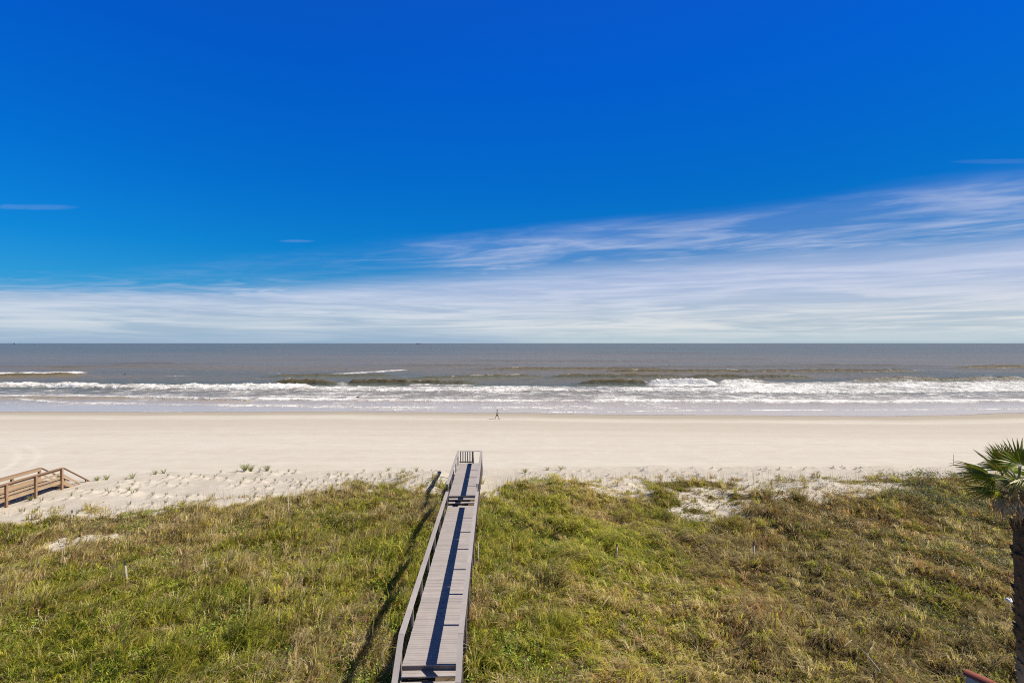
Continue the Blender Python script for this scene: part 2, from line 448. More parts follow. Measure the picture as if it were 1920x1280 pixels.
def wave(pts, h, a, b, e=25, front=1.6, back=5.0, wig=3.0, jag=0.0):
    """a swell whose steep face looks at the beach; pts are the foot of the face in photo pixels"""
    global Zs, foam
    s = Y - (crest_y(pts) + wob1 * wig + wob2 * .8)
    amp = h * 1.18 * span(XP, a, b, e) * (1 + .55 * wob2 + .5 * wob1 + (jag + .25) * wob3)
    prof = np.where(s < 0, 0, np.where(s < front, .5 - .5 * np.cos(np.pi * np.clip(s / front, 0, 1)), np.exp(-((s - front) / back) ** 1.5 * 1.0)))
    prof = np.nan_to_num(prof)
    Zs = np.maximum(Zs, amp * prof)
    foam = np.maximum(foam, .62 * sstep(wob2 + wob1 * .6, .03, .22) * span(XP, a, b, e) * sstep(s, front * .4, front) * (1 - sstep(s, front + .3, front + 2.2)) * (h > .95))
    return s
def froth(pts, depth, dens, a, b, e=20, wig=3.0, lump=0.0, soft=.35, rag=1.0):
    """white water from a front line back over `depth` metres"""
    global foam, Zs
    s = Y - (crest_y(pts) + wob1 * wig + wob2 * 1.6 * rag)
    m = (.86 + .5 * wob1 + .55 * wob2) * sstep(s, -.35, .25) * (1 - sstep(s, depth * (1 - soft), depth * (1 + soft))) * span(XP, a, b, e)
    foam = np.maximum(foam, m * dens)
    if lump: Zs = np.maximum(Zs, lump * m * (.55 + .9 * (wob2 + .5) * .6 + .8 * wob3) * sstep(s, -.3, .9))
def patchy(y0, y1, dens, a, b, e=60):
    global foam
    m = sstep(Y, PY(y1), PY(y1) + 2.5) * (1 - sstep(Y, PY(y0) - 3, PY(y0) + 2)) * span(XP, a, b, e)
    foam = np.maximum(foam, m * dens * (.75 + .9 * wob2 + .6 * wob1))
# outer swell
wave([(60, 693), (180, 691)], 1.0, 75, 165, 25, 3, 8, 2)
wave([(0, 708), (180, 705)], 1.3, -80, 150, 30, 2.2, 6, 2); froth([(-80, 703), (90, 702), (170, 700)], 14, .95, -90, 160, 14, 2, .5)
wave([(480, 708), (740, 707)], 1.1, 505, 740, 30, 2.5, 6, 3); froth([(600, 703), (640, 702), (765, 694)], 13, .72, 610, 765, 20, 2)
wave([(760, 713), (1000, 708)], 1.1, 770, 1010, 40, 2.2, 6, 3)
wave([(900, 694), (1300, 694)], 1.1, 900, 1260, 60, 4, 10, 4)
wave([(1020, 709), (1300, 708)], 1.25, 1040, 1290, 35, 2.4, 6, 3); froth([(1100, 704), (1200, 703)], 3, .55, 1085, 1225, 30, 3)
wave([(1120, 699), (1720, 698)], 1.2, 1140, 1710, 40, 3.4, 9, 5); froth([(1600, 695), (1740, 695)], 5, .5, 1660, 1730, 20, 2)
wave([(1280, 709), (1520, 710)], 1.2, 1290, 1515, 30, 2.2, 6, 3)
wave([(1700, 692), (2000, 690)], 1.5, 1800, 2060, 40, 3.2, 8, 2); froth([(1840, 687.5), (1940, 687)], 12, .85, 1850, 1990, 16, 1.5)
for k in range(60):                                                # low unbroken swell further out
    yy = random.uniform(648, 690); xa = random.uniform(-200, 1900); wd = random.uniform(150, 520)
    wave([(0, yy), (1920, yy + random.uniform(-1, 1))], random.uniform(.4, .95), xa, xa + wd, wd * .3, 5, 12, 4)
for k in range(9):
    yy = random.uniform(698, 712); xa = random.uniform(0, 1850); wd = random.uniform(30, 110)
    froth([(0, yy), (1920, yy)], 3.0, random.uniform(.42, .62), xa, xa + wd, 25, 4, 0, .6)
# the breaking line
wave([(520, 723), (640, 723), (900, 722)], 1.75, 520, 632, 30, 1.5, 4.5, 1.2, .1); wave([(520, 723), (900, 722)], 1.8, 652, 770, 12, 1.5, 4.5, 1.2, .1); wave([(520, 723), (900, 722)], 1.25, 750, 890, 30, 1.5, 4.5, 1.5, .5)
froth([(740, 724), (900, 724)], 3.2, .80, 765, 890, 12, 2, .6)
wave([(1080, 722), (1260, 722)], 1.6, 1090, 1215, 25, 1.5, 4.5, 1.5)
wave([(1205, 723), (1350, 723)], 1.7, 1215, 1340, 22, 1.2, 4.0, 1.0, .45); froth([(1205, 724), (1350, 724)], 9, 1.0, 1212, 1350, 14, 1, .25)
wave([(1340, 721), (1440, 720)], 1.25, 1345, 1440, 18, 1.2, 4.0, 1.0, .5); froth([(1340, 722), (1440, 721)], 8, .98, 1345, 1440, 14, 1, .2)
wave([(1560, 718), (1780, 716), (1920, 715)], 1.4, 1600, 1930, 40, 1.7, 5, 1.5)
froth([(1560, 714), (1920, 710)], 4, .62, 1640, 1960, 40, 1.5)
wave([(215, 726), (272, 726)], 1.9, 240, 250, 16, 1.2, 3.5, .6, 1.0); froth([(215, 727), (272, 727)], 9, 1.0, 236, 254, 14, .6, .3)
wave([(620, 723), (665, 723)], 1.6, 636, 648, 16, 1.2, 3, .5, 1.0); froth([(615, 724), (665, 724)], 7, 1.0, 634, 650, 14, .5, .3)
froth([(-200, 728), (95, 727), (260, 730), (560, 732)], 14, .93, -220, 585, 20, 4, 1.15)
froth([(540, 733), (760, 733.5), (1200, 733), (1340, 735)], 16, .86, 545, 1420, 25, 4, .45)
froth([(1300, 737), (1600, 738), (1920, 734)], 42, .92, 1330, 2050, 45, 5, .6)
froth([(1400, 748), (1920, 745)], 12, .62, 1300, 2050, 50, 4, .15)
# inner lines
wave([(-100, 747), (300, 748), (470, 753)], .55, -150, 470, 15, 1.0, 3, 1.5); froth([(-100, 747), (150, 746.5), (300, 748), (480, 753)], 8, .95, -150, 470, 14, 1.5, .35)
froth([(470, 750), (560, 750), (900, 753), (1280, 753), (1600, 755), (1920, 752)], 4.5, .97, 478, 2050, 14, 1.5, .3, .3, .6)
froth([(475, 745), (640, 745)], 4.5, .80, 480, 760, 40, 1.5, .2)
froth([(20, 748), (60, 752), (110, 756), (400, 761.5), (640, 763.5)], 4.5, .80, 28, 620, 14, .8, .15, .4, .6)
froth([(-100, 755), (20, 755)], 1.6, .8, -150, 40, 14, .8)
froth([(560, 763.5), (760, 764.5), (1000, 765), (1080, 768)], 2.0, .88, 540, 1060, 20, .8, .08, .3, .5)
froth([(-100, 771), (640, 771.5), (980, 774.5), (1100, 773.5), (1280, 770.5), (1600, 769.5), (2000, 767)], 1.6, .86, 1000, 2100, 40, .6, .05, .3, .4)
froth([(240, 770.5), (330, 770.5)], 1.2, .7, 240, 330, 20, .4)
patchy(729, 754, .64, 560, 1960); patchy(729, 747, .60, -200, 600); patchy(752, 771, .60, 560, 1330, 90); patchy(745, 762, .46, -200, 560)
patchy(740, 757, .70, 1000, 1960); patchy(752, 768, .34, -200, 1960)
shallow = 1 - sstep(Y - y_water(X), 4.0, 46.0)
edge_fade = sstep(Y - y_water(X), .0, 3.0)
chop = (fbm(X * .30, Y * .5, 81, 4) - .5) * .55 * sstep(Y, 118, 190) * (1 - sstep(Y, 320, 900))
chop += (fbm(X * .9, Y * 1.4, 83, 3) - .5) * .16 * sstep(Y, 114, 140) * (1 - sstep(Y, 250, 420))
Zs = Zs * edge_fade + chop + .02
Zs = np.where(Y < y_water(X) - .3, -.6, Zs)
foam *= sstep(Y - y_water(X), -.2, .3)
def sea_nodes(t, p):
    o = objco(t); x, y, z = t.sep(o)
    fo = t.attr('foam').outputs['Fac']; sh = t.attr('shallow').outputs['Fac']
    f1 = t.noise(t.scale(o, (.42, .30, 1)), 1.0, 7, .70, .8)
    f2 = t.noise(t.scale(o, (.075, .13, 1)), 1.0, 5, .62, 1.0)
    brk = t.m('ADD', t.m('MULTIPLY', t.m('SUBTRACT', f1, .5), 2.3), t.m('MULTIPLY', t.m('SUBTRACT', f2, .5), 1.3))
    mask = t.ss(t.m('ADD', fo, t.m('MULTIPLY', brk, t.m('MULTIPLY_ADD', fo, -.25, .85))), .42, .96)
    mask = t.m('MULTIPLY', mask, t.ss(fo, .02, .15))
    big = t.noise(t.scale(o, (.0035, .012, 1)), 1.0, 4, .55)
    deep = t.mix(t.ss(big, .38, .64), (.122, .140, .124), (.178, .156, .116))
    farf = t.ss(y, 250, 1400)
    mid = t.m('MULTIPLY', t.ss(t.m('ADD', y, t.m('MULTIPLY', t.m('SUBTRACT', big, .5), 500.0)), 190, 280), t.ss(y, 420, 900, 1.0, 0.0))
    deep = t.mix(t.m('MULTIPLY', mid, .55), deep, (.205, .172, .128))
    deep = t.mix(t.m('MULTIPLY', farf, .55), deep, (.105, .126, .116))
    water = t.mix(sh, deep, (.53, .445, .365))
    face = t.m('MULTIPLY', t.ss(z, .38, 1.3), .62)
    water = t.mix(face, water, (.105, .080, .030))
    film = t.m('MULTIPLY', t.ss(t.m('ADD', fo, t.m('MULTIPLY', brk, .45)), .18, .75), t.ss(fo, .02, .2))
    water = t.mix(t.m('MULTIPLY', film, .58), water, (.55, .49, .45))
    fcol = t.mix(t.ss(f1, .35, .65), (.70, .69, .66), (.86, .85, .82))
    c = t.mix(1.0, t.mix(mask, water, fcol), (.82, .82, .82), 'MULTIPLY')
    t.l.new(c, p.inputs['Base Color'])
    t.set(p.inputs['Roughness'], t.m('MAXIMUM', t.m('MULTIPLY', mask, .9), t.ss(sh, .0, 1.0, .30, .12)))
    t.set(p.inputs['Specular IOR Level'], t.m('MULTIPLY', t.m('SUBTRACT', 1.0, mask), t.ss(sh, 0, 1, .07, .20)))
    p.inputs['IOR'].default_value = 1.33
    rip = t.noise(t.scale(o, (.35, 1.0, 1)), 1.1, 6, .6, .2)
    swl = t.noise(t.scale(o, (.03, .11, 1)), 1.0, 4, .6)
    calm = t.ss(sh, .55, 1.0, 1.0, .12)
    h = t.m('ADD', t.m('MULTIPLY', t.m('MULTIPLY', rip, .34), calm), t.m('MULTIPLY', t.m('MULTIPLY', swl, 1.3), t.m('MULTIPLY', calm, t.ss(y, 140, 260))))
    h = t.m('ADD', h, t.m('MULTIPLY', t.m('MULTIPLY', f1, .5), mask))
    t.l.new(t.bump(h, .9, 1.0), p.inputs['Normal'])
SEA = material('sea_water', sea_nodes)
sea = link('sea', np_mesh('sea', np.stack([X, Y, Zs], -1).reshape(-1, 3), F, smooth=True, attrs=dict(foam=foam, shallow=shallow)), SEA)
tag(sea, 'grey brown sea with lines of white breakers reaching to the horizon', 'sea', kind='structure')

# ------------------------------------------------------------------ where the marker stakes stand (grass is kept off them)
STK = [(239, 1083, 1050, .03, 'white stake with a dark tip leaning in the green grass at the left', 1), (1157, 1043, 1019, .0, 'white stake with a dark tip in the grass right of the boardwalk', 1),
       (1414, 1046, 1015, .0, 'white stake with a dark tip in the brown grass, rightmost of the tipped stakes', 1), (897, 1043, 1016, .0, 'thin pale stake close beside the right rail of the boardwalk', 0),
       (135, 977, 956, .0, 'short white stake with a dark tip on the sand edge below the brown walkway', 1), (541, 951, 931, .0, 'plain white stake at the sandy edge of the green grass', 0),
       (799, 1059, 1030, -.01, 'thin pale stake in the grass just left of the boardwalk', 0)]
STK_POS = []
for q in STK:
    z = 2.9
    for _ in range(25):
        x, y = at(q[0], q[1], z); z = .5 * z + .5 * (gz(x, y) + .22)
    STK_POS.append((x, y, z - .22))
CLEAR = [(p[0], p[1]) for p in STK_POS]

# ------------------------------------------------------------------ dune vegetation
GRASS = leaf_material('dune_grass_blades', trans=.45)
PAL = np.array([(.205, .24, .028), (.385, .37, .046), (.54, .475, .085), (.53, .435, .18), (.64, .52, .31), (.40, .285, .15), (.42, .225, .105), (.25, .195, .11)])
def zone_weights(X, Y):
    """how likely each colour of PAL is at a spot"""
    n1 = fbm(X * .16, Y * .2, 101, 3); n2 = fbm(X * .55, Y * .6, 102, 3); n3 = fbm(X * .28, Y * .3, 103, 3)
    right = sstep(X, 2, 17) * sstep(Y, 10, 22)
    leftedge = (1 - sstep(X, -15, -9)) * sstep(Y, y_grass(X) - 8.0, y_grass(X) - 4.0)
    bank = np.exp(-(((X + 5.8) / 2.6) ** 2)) * sstep(Y, 27, 33)
    dryness = np.clip((n1 - .5) * 3.6 + (n2 - .5) * 1.9 + .36 + .36 * right + .75 * leftedge + .40 * bank, 0, 1)
    red = np.clip(np.exp(-(((X - 20.5) / 4.6) ** 2 + ((Y - 35.2) / 2.6) ** 2)) * 1.7 + sstep(n3, .54, .68) * (.15 + .85 * right) * .9, 0, 1)
    lush = sstep(n3, .50, .30) * (1 - .6 * right)
    w = np.zeros(X.shape + (8,))
    w[..., 0] = (1 - dryness) * (.4 + 1.2 * lush); w[..., 1] = (1 - dryness) * 1.15 + .1; w[..., 2] = .42 * (1 - dryness) + .22 * dryness
    w[..., 3] = .18 + .75 * dryness; w[..., 4] = .04 + .50 * dryness; w[..., 3] *= 1 - .42 * right; w[..., 4] *= 1 - .35 * right
    w[..., 5] = .10 + .55 * dryness + .50 * right; w[..., 6] = .04 + 1.6 * red; w[..., 7] = .12 + .95 * right
    return w / w.sum(-1, keepdims=True)
def blades(base, h, w, lean, az, col, curl, rng):
    """ribbon blades: base (n,3), height h, width w, lean (n,2) tip offset, az ribbon facing"""
    n = len(base); wd = np.stack([np.cos(az), np.sin(az), np.zeros(n)], -1) * (w[:, None] * .5)
    l3 = np.c_[lean, np.zeros(n)]
    mid = base + l3 * .34 + np.c_[np.zeros((n, 2)), h * .62]
    tip = base + l3 + np.c_[np.zeros((n, 2)), h * (1 - curl)]
    V = np.stack([base - wd, base + wd, mid - wd * .85, mid + wd * .85, tip], 1).reshape(-1, 3)
    i = np.arange(n) * 5
    return V, np.stack([i, i + 1, i + 3, i + 2], -1), np.stack([i + 2, i + 3, i + 4], -1), np.repeat(col, 5, 0)
def pick(w, rng):
    c = w.cumsum(-1); r = rng.random(c.shape[:-1] + (1,)); return (r > c).sum(-1).clip(0, 7)
def tufts(n, rng, ylo=13.0, yhi=47.0):
    """tuft roots spread over the dune inside the view (and a margin beside it)"""
    Ys = np.sqrt(rng.random(n * 3) * (yhi ** 2 - ylo ** 2) + ylo ** 2)
    Xs = (rng.random(n * 3) * 2 - 1) * (Ys * 1.06 + 3)
    g = grass_cover(Xs, Ys); u, v = to_uv(Xs, Ys)
    gap = sstep(fbm(Xs * .85, Ys * .85, 161, 3), .34, .50)
    g = np.maximum(g, .34 * sstep(fbm(Xs * .6, Ys * .6, 171, 3), .48, .70) * (1 - sstep(Ys, y_grass(Xs) + 1.0, y_grass(Xs) + 4.5)))
    ok = (rng.random(n * 3) < g * (.55 + .45 * gap)) & ~((u > -3.2) & (u < -1.0) & (v < 47)) & ~((u > -36.2) & (u < -33.7))
    ok &= ~((Xs > 8.9) & (Xs < 12.5) & (Ys < 13.3))
    for cx, cy in CLEAR: ok &= ~((np.abs(Xs - cx * Ys / cy) < .17) & (Ys < cy + .1) & (Ys > cy - 1.3))
    return Xs[ok][:n], Ys[ok][:n]
def make_grass():
    rng = np.random.default_rng(5)
    TX, TY = tufts(56000, rng)
    n = len(TX)
    size = fbm(TX * .5, TY * .5, 111, 3); big = sstep(size, .38, .68)
    right = sstep(TX, -1, 6)
    lowr = sstep(TX, 12, 22) * (1 - sstep(TY, 34, 40))
    H = (.26 + .36 * big) * (.65 + .7 * rng.random(n)) * (1 - .30 * lowr)
    crest = sstep(TY, y_grass(TX) - 4.5, y_grass(TX) - 1.0)
    H *= (1 - .30 * crest) * (1 - .45 * bare(TX, TY - 1.6)) * (.62 + .76 * sstep(fbm(TX * .95, TY * .95, 114, 2), .30, .70))
    wz = fbm(TX * .11, TY * .11, 112, 2) - .5
    wa = np.where(right > .5, np.pi + .5, np.pi * .1) + wz * 3.2 + rng.normal(0, .5, n) + (1 - right) * rng.normal(0, .9, n)
    wl = (.40 + .5 * rng.random(n)) * (.75 + .45 * right)
    Wt = zone_weights(TX, TY)
    Vs, Q, T, Cc = [], [], [], []; off = 0
    K, Bn = 5, 3
    dull = (1 - .30 * sstep(TX + (fbm(TX * .2, TY * .25, 201, 3) - .5) * 14, 5, 15))[:, None]
    pt = pick(Wt, rng); tv = .72 + .56 * rng.random((n, 1))
    for b in range(K):
        pc = np.where(rng.random(n) < .55, pt, pick(Wt, rng))
        ox, oy = rng.normal(0, .11, n), rng.normal(0, .11, n)
        ba = rng.random(n) * 6.283; bs = .10 + .26 * rng.random(n)
        hh = H * (.65 + .7 * rng.random(n))
        for k in range(Bn):
            x = TX + ox + rng.normal(0, .022, n); y = TY + oy + rng.normal(0, .022, n)
            base = np.c_[x, y, ground(x, y) - .03]
            h = hh * (.88 + .24 * rng.random(n))
            lean = np.c_[np.cos(wa) * wl + np.cos(ba) * bs, np.sin(wa) * wl + np.sin(ba) * bs] * h[:, None] * 1.25
            dry = (pc >= 3)
            w = (.013 + .015 * rng.random(n)) * np.where(dry, .85, 1.15)
            col = PAL[pc] * tv * dull * (.80 + .42 * rng.random((n, 1))) * (1 + rng.normal(0, .05, (n, 3)))
            cl = np.clip(.18 + .45 * rng.random(n) * np.hypot(lean[:, 0], lean[:, 1]) / np.maximum(h, .05), .05, .75)
            V, q, t, c = blades(base, h, w, lean, rng.random(n) * 3.1416, np.clip(col, .004, .9), cl, rng)
            Vs.append(V); Q.append(q + off); T.append(t + off); Cc.append(c); off += len(V)
    # low thatch of short blades under and between the tufts
    m = 62000; BX, BY = tufts(m, rng); m = len(BX); pb = pick(zone_weights(BX, BY), rng)
    wa2 = rng.random(m) * 6.283
    for k in range(5):
        x = BX + rng.normal(0, .09, m); y = BY + rng.normal(0, .09, m)
        h = .07 + .15 * rng.random(m); a = wa2 + rng.normal(0, .7, m); sp = h * (.5 + 1.1 * rng.random(m))
        pk = np.where(rng.random(m) < .55, pb, np.where(BX > 6 + 6 * rng.random(m), np.array([5, 7, 5, 6])[rng.integers(0, 4, m)], np.array([3, 4, 5, 7])[rng.integers(0, 4, m)]))
        col = PAL[pk] * (1 - .28 * sstep(BX, 5, 15))[:, None] * (.75 + .5 * rng.random((m, 1)))
        V, q, t, c = blades(np.c_[x, y, ground(x, y) - .02], h, .015 + .012 * rng.random(m), np.c_[np.cos(a) * sp, np.sin(a) * sp], rng.random(m) * 3.1416, np.clip(col, .004, .9), .2 + .4 * rng.random(m), rng)
        Vs.append(V); Q.append(q + off); T.append(t + off); Cc.append(c); off += len(V)
    # scattered taller bunches with long arching blades
    m = 2300; BX, BY = tufts(m, rng); m = len(BX); hb = .50 + .38 * rng.random(m)
    pb = pick(zone_weights(BX, BY), rng); ph = rng.random(m) * 6.283
    for k in range(26):
        a = rng.random(m) * 6.283; x = BX + rng.normal(0, .05, m); y = BY + rng.normal(0, .05, m)
        h = hb * (.7 + .5 * rng.random(m)); sp = (.35 + .65 * rng.random(m)) * h
        lean = np.c_[np.cos(a) * sp + np.where(BX > -1, -.35, .12) * h, np.sin(a) * sp]
        pk = np.where(rng.random(m) < .7, pb, np.minimum(pb + 2, 4))
        col = PAL[pk] * (.8 + .45 * rng.random((m, 1)))
        V, q, t, c = blades(np.c_[x, y, ground(x, y) - .03], h, .013 + .010 * rng.random(m), lean, rng.random(m) * 3.1416, np.clip(col, .004, .9), .15 + .4 * rng.random(m), rng)
        Vs.append(V); Q.append(q + off); T.append(t + off); Cc.append(c); off += len(V)
    me = np_mesh('dune_grass', np.concatenate(Vs), np.concatenate(Q), np.concatenate(T), tint=np.concatenate(Cc))
    tag(link('dune_grass', me, GRASS), 'tangled green and straw coloured grass covering the dune', 'grass', kind='stuff')
make_grass()

LEAF = leaf_material('creeper_leaves', .5, .3, .3)
def make_leaves(name, n, region, hgt, size, cols, label, cat, seed):
    """low leafy growth: many small tilted leaves in clumps"""
    rng = np.random.default_rng(seed)
    TX, TY = tufts(n * 3, rng, 14, 46)
    r = region(TX, TY); ok = rng.random(len(TX)) < r
    TX, TY, r = TX[ok][:n], TY[ok][:n], r[ok][:n]; n = len(TX)
    M = 7
    X = np.repeat(TX, M) + rng.normal(0, .16, n * M); Y = np.repeat(TY, M) + rng.normal(0, .16, n * M)
    hh = np.repeat(hgt[0] + (hgt[1] - hgt[0]) * fbm(TX * .9, TY * .9, seed, 2) * (.5 + r), M)
    Zz = ground(X, Y) + hh * np.sqrt(rng.random(n * M))
    N = n * M; s = size * (.6 + .8 * rng.random(N))
    az = rng.random(N) * 6.283; tl = rng.normal(0, .55, N); tb = rng.normal(0, .55, N)
    a = np.stack([np.cos(az), np.sin(az), np.tan(np.clip(tl, -1.2, 1.2))], -1); a /= np.linalg.norm(a, axis=1, keepdims=True)
    b = np.stack([-np.sin(az), np.cos(az), np.tan(np.clip(tb, -1.2, 1.2))], -1); b /= np.linalg.norm(b, axis=1, keepdims=True)
    P = np.stack([X, Y, Zz], -1); a *= s[:, None]; b *= s[:, None] * .42
    V = np.stack([P - a, P + b, P + a, P - b], 1).reshape(-1, 3)
    cc = np.asarray(cols)[rng.integers(0, len(cols), n)]
    col = np.repeat(np.repeat(cc, M, 0) * (.75 + .5 * rng.random((N, 1))), 4, 0)
    me = np_mesh(name, V, np.arange(N * 4).reshape(-1, 4), tint=np.clip(col, .004, .9))
    tag(link(name, me, LEAF), label, cat, kind='stuff')
def lush_zone(X, Y):
    n = fbm(X * .42, Y * .5, 131, 3); right = sstep(X, 3, 12)
    return np.clip(sstep(n, .50, .66) * (1 - .82 * right) * .55 + .35 * sstep(23 - Y, 0, 4) * (1 - right), 0, 1)
make_leaves('green_creeper', 15000, lush_zone, (.14, .42), .055, [(.17, .27, .024), (.23, .33, .032), (.33, .39, .05), (.13, .20, .024)],
            'bright green leafy creeper growing in patches among the dune grass', 'creeper', 133)
def scrub_zone(X, Y):
    n = fbm(X * .35, Y * .4, 141, 3)
    z = sstep(X, 24, 30) * sstep(Y, 33, 37) * .95 + sstep(X, 6, 26) * .30
    return np.clip(z * sstep(n, .34, .52), 0, 1)
make_leaves('dune_scrub', 19000, scrub_zone, (.25, .95), .05, [(.085, .095, .04), (.11, .125, .05), (.15, .135, .07), (.07, .10, .03)],
            'dull grey green scrub massed along the right end of the dune', 'scrub', 143)

def make_stalks():
    """thin dry flower stalks standing along the edge of the grass"""
    rng = np.random.default_rng(9)
    n = 1700
    X = rng.uniform(-44, 44, n); Y = y_grass(X) + rng.normal(-.1, 1.5, n)
    d = fbm(X * .4, Y * .25, 151, 2); u, v = to_uv(X, Y)
    ok = (d > .44) & ~((u > -3.6) & (u < -.6)) & ~((u > -36.3) & (u < -33.6))
    X, Y = X[ok], Y[ok]
    BX, BY = tufts(5200, rng, 17, 43)                           # and among the grass, most of them beside the boardwalk
    pk = .16 + .84 * np.exp(-(((BX + 7.0) / 3.6) ** 2)) * sstep(BY, 19, 26)
    kk = rng.random(len(BX)) < pk * sstep(fbm(BX * .5, BY * .5, 191, 2), .35, .6); X = np.r_[X, BX[kk]]; Y = np.r_[Y, BY[kk]]; n = len(X)
    base = np.c_[X, Y, ground(X, Y) - .02]; h = .55 + .65 * rng.random(n)
    lean = rng.normal(0, .20, (n, 2)) + np.array([-.05, 0])
    col = np.array((.42, .34, .20)) * (.55 + .7 * rng.random((n, 1)))
    V, q, t, c = blades(base, h, np.full(n, .012), lean, rng.normal(0, .4, n), col, np.full(n, .03), rng)
    tag(link('dry_stalks', np_mesh('dry_stalks', V, q, t, tint=c), GRASS), 'thin dry flower stalks standing along the sandy edge of the grass', 'dry stalks', kind='stuff')
make_stalks()

# planted sprigs on the bare sand: each its own thing
def sprig_mesh(seed, nb, hgt, spread, cols):
    rng = np.random.default_rng(seed)
    a = rng.random(nb) * 6.283
    base = np.c_[np.cos(a) * .05 * rng.random(nb), np.sin(a) * .05 * rng.random(nb), np.full(nb, -.04)]
    h = hgt * (.6 + .6 * rng.random(nb))
    lean = np.c_[np.cos(a), np.sin(a)] * (spread * h * (.4 + rng.random(nb)))[:, None] + np.c_[-.12 * h, 0 * h]
    col = np.asarray(cols)[rng.integers(0, len(cols), nb)] * (.8 + .4 * rng.random((nb, 1)))
    V, q, t, c = blades(base, h, np.full(nb, .013), lean, rng.random(nb) * 3.14, col, .15 + .35 * rng.random(nb), rng)
    me = np_mesh('grass_sprig', V, q, t, tint=c); me.materials.append(GRASS); return me
GREY = [(.22, .22, .10), (.28, .26, .13), (.36, .31, .18), (.18, .19, .07)]
FRESH = [(.22, .26, .06), (.30, .31, .09), (.38, .34, .14), (.16, .20, .045)]
small = [sprig_mesh(200 + i, 20, .30, .55, GREY) for i in range(6)]
for i, (x, y, k) in enumerate(SPRIGS):
    o = bpy.data.objects.new('grass_sprig', small[i % 6]); C.objects.link(o)
    o.location = (x, y, gz(x, y) + .11 * k); o.rotation_euler = (0, 0, random.uniform(-.6, .6)); o.scale = (k,) * 3
    left = x < -3
    tag(o, 'small planted grass sprig in its drift of sand left of the grey boardwalk' if left else 'small planted grass sprig in its drift of sand right of the grey boardwalk',
        'grass sprig', 'sprigs planted on the sand left of the boardwalk' if left else 'sprigs planted on the sand right of the boardwalk')
BIGS = [(459, 883, 1.0, 110, 'bushy grass clump at the top of the sand, left of the other two', 'f'), (470, 884, .9, 90, 'bushy grass clump at the top of the sand, middle one of three', 'f'),
        (501, 883, .85, 80, 'brown sided grass clump at the top of the sand, right of two bushy green clumps', 'g'), (182, 901, .6, 50, 'grass clump right beside the foot of the brown stairs', 'f'),
        (200, 899, .6, 44, 'low grass clump second to the right of the brown stairs', 'f'), (248, 897, .75, 40, 'spiky grass clump on the sand ridge between the stairs and the three bushy clumps', 'f'),
        (291, 889, .6, 40, 'left clump of the green pair on the sand ridge', 'f'), (307, 887, .6, 40, 'right clump of the green pair on the sand ridge', 'f'),
        (729, 882, .6, 40, 'leftmost green clump on the sand just left of the boardwalk end', 'f'), (756, 886, .7, 46, 'largest green clump on the sand just left of the boardwalk end', 'f'),
        (781, 883, .62, 40, 'green clump on the sand nearest to the boardwalk end on its left', 'f'), (985, 886, .62, 60, 'wide green clump on the sand nearest to the boardwalk end on its right', 'f'),
        (1027, 881, .5, 44, 'green clump on the sand second to the right of the boardwalk end', 'f'), (1052, 880, .62, 36, 'pointed green clump on the sand third to the right of the boardwalk end', 'f'),
        (112, 900, .8, 60, 'bright green clump growing under the top of the brown stairs', 'f'), (57, 938, .6, 60, 'green clump on the sand below the brown walkway posts', 'g')]
for i, (px, py, h, nb, lab, kd) in enumerate(BIGS):
    x, y, z = on_ground(px, py)
    o = bpy.data.objects.new('grass_clump', sprig_mesh(300 + i, nb, h, .75, FRESH if kd == 'f' else GREY)); C.objects.link(o)
    o.location = (x, y, z); o.scale = (1.35, 1.2, 1)
    tag(o, lab, 'grass clump', 'larger grass clumps on the sand')

# ------------------------------------------------------------------ boardwalk
DECK = wood_material('weathered_decking', (.44, .392, .358), (.37, .326, .295), (3, 40, 9))
RAIL = wood_material('weathered_rail', (.43, .388, .358), (.355, .317, .292), (40, 3, 40))
POST = wood_material('weathered_post', (.34, .29, .25), (.22, .18, .15), (30, 30, 3))
bw = empty('boardwalk', (0, 0, 0), BW_ANG)
tag(bw, 'long grey wooden boardwalk with handrails running straight out over the dune', 'boardwalk')
U0, U1 = -3.02, -1.13
ZM, ZU = 3.80, 4.25
def planks(mb, v0, v1, z, u0=U0, u1=U1, w=.14):
    v = v0
    while v < v1 - .02:
        e = min(v + w, v1); t = random.uniform(.94, 1.05)
        if random.random() < .07: t *= random.choice((.88, 1.08))
        mb.box(u0 + random.uniform(-.008, .008), u1 + random.uniform(-.008, .008), v, e - .007, z - .038, z + random.uniform(-.002, .002), (t, t * random.uniform(.985, 1.01), t * random.uniform(.97, 1.01)))
        v = e
m = MB(); planks(m, 17.72, 35.10, ZM); m.build('deck', DECK, bw)
m = MB(); planks(m, 35.68, 45.35, ZU); m.build('deck', DECK, bw)
m = MB(); planks(m, 3.0, 16.52, 2.95); m.build('deck', DECK, bw)
# stairs between the levels
for z, v0, v1 in [(3.95, 35.08, 35.38), (4.10, 35.38, 35.70), (3.63, 17.40, 17.74), (3.46, 17.10, 17.42), (3.29, 16.80, 17.12), (3.12, 16.50, 16.82)]:
    m = MB(); mid = (v0 + v1) / 2
    m.box(U0 + .03, U1 - .03, v0, mid - .003, z - .04, z, (1.03,) * 3); m.box(U0 + .03, U1 - .03, mid + .003, v1, z - .04, z, (.98,) * 3)
    m.build('step', DECK, bw)
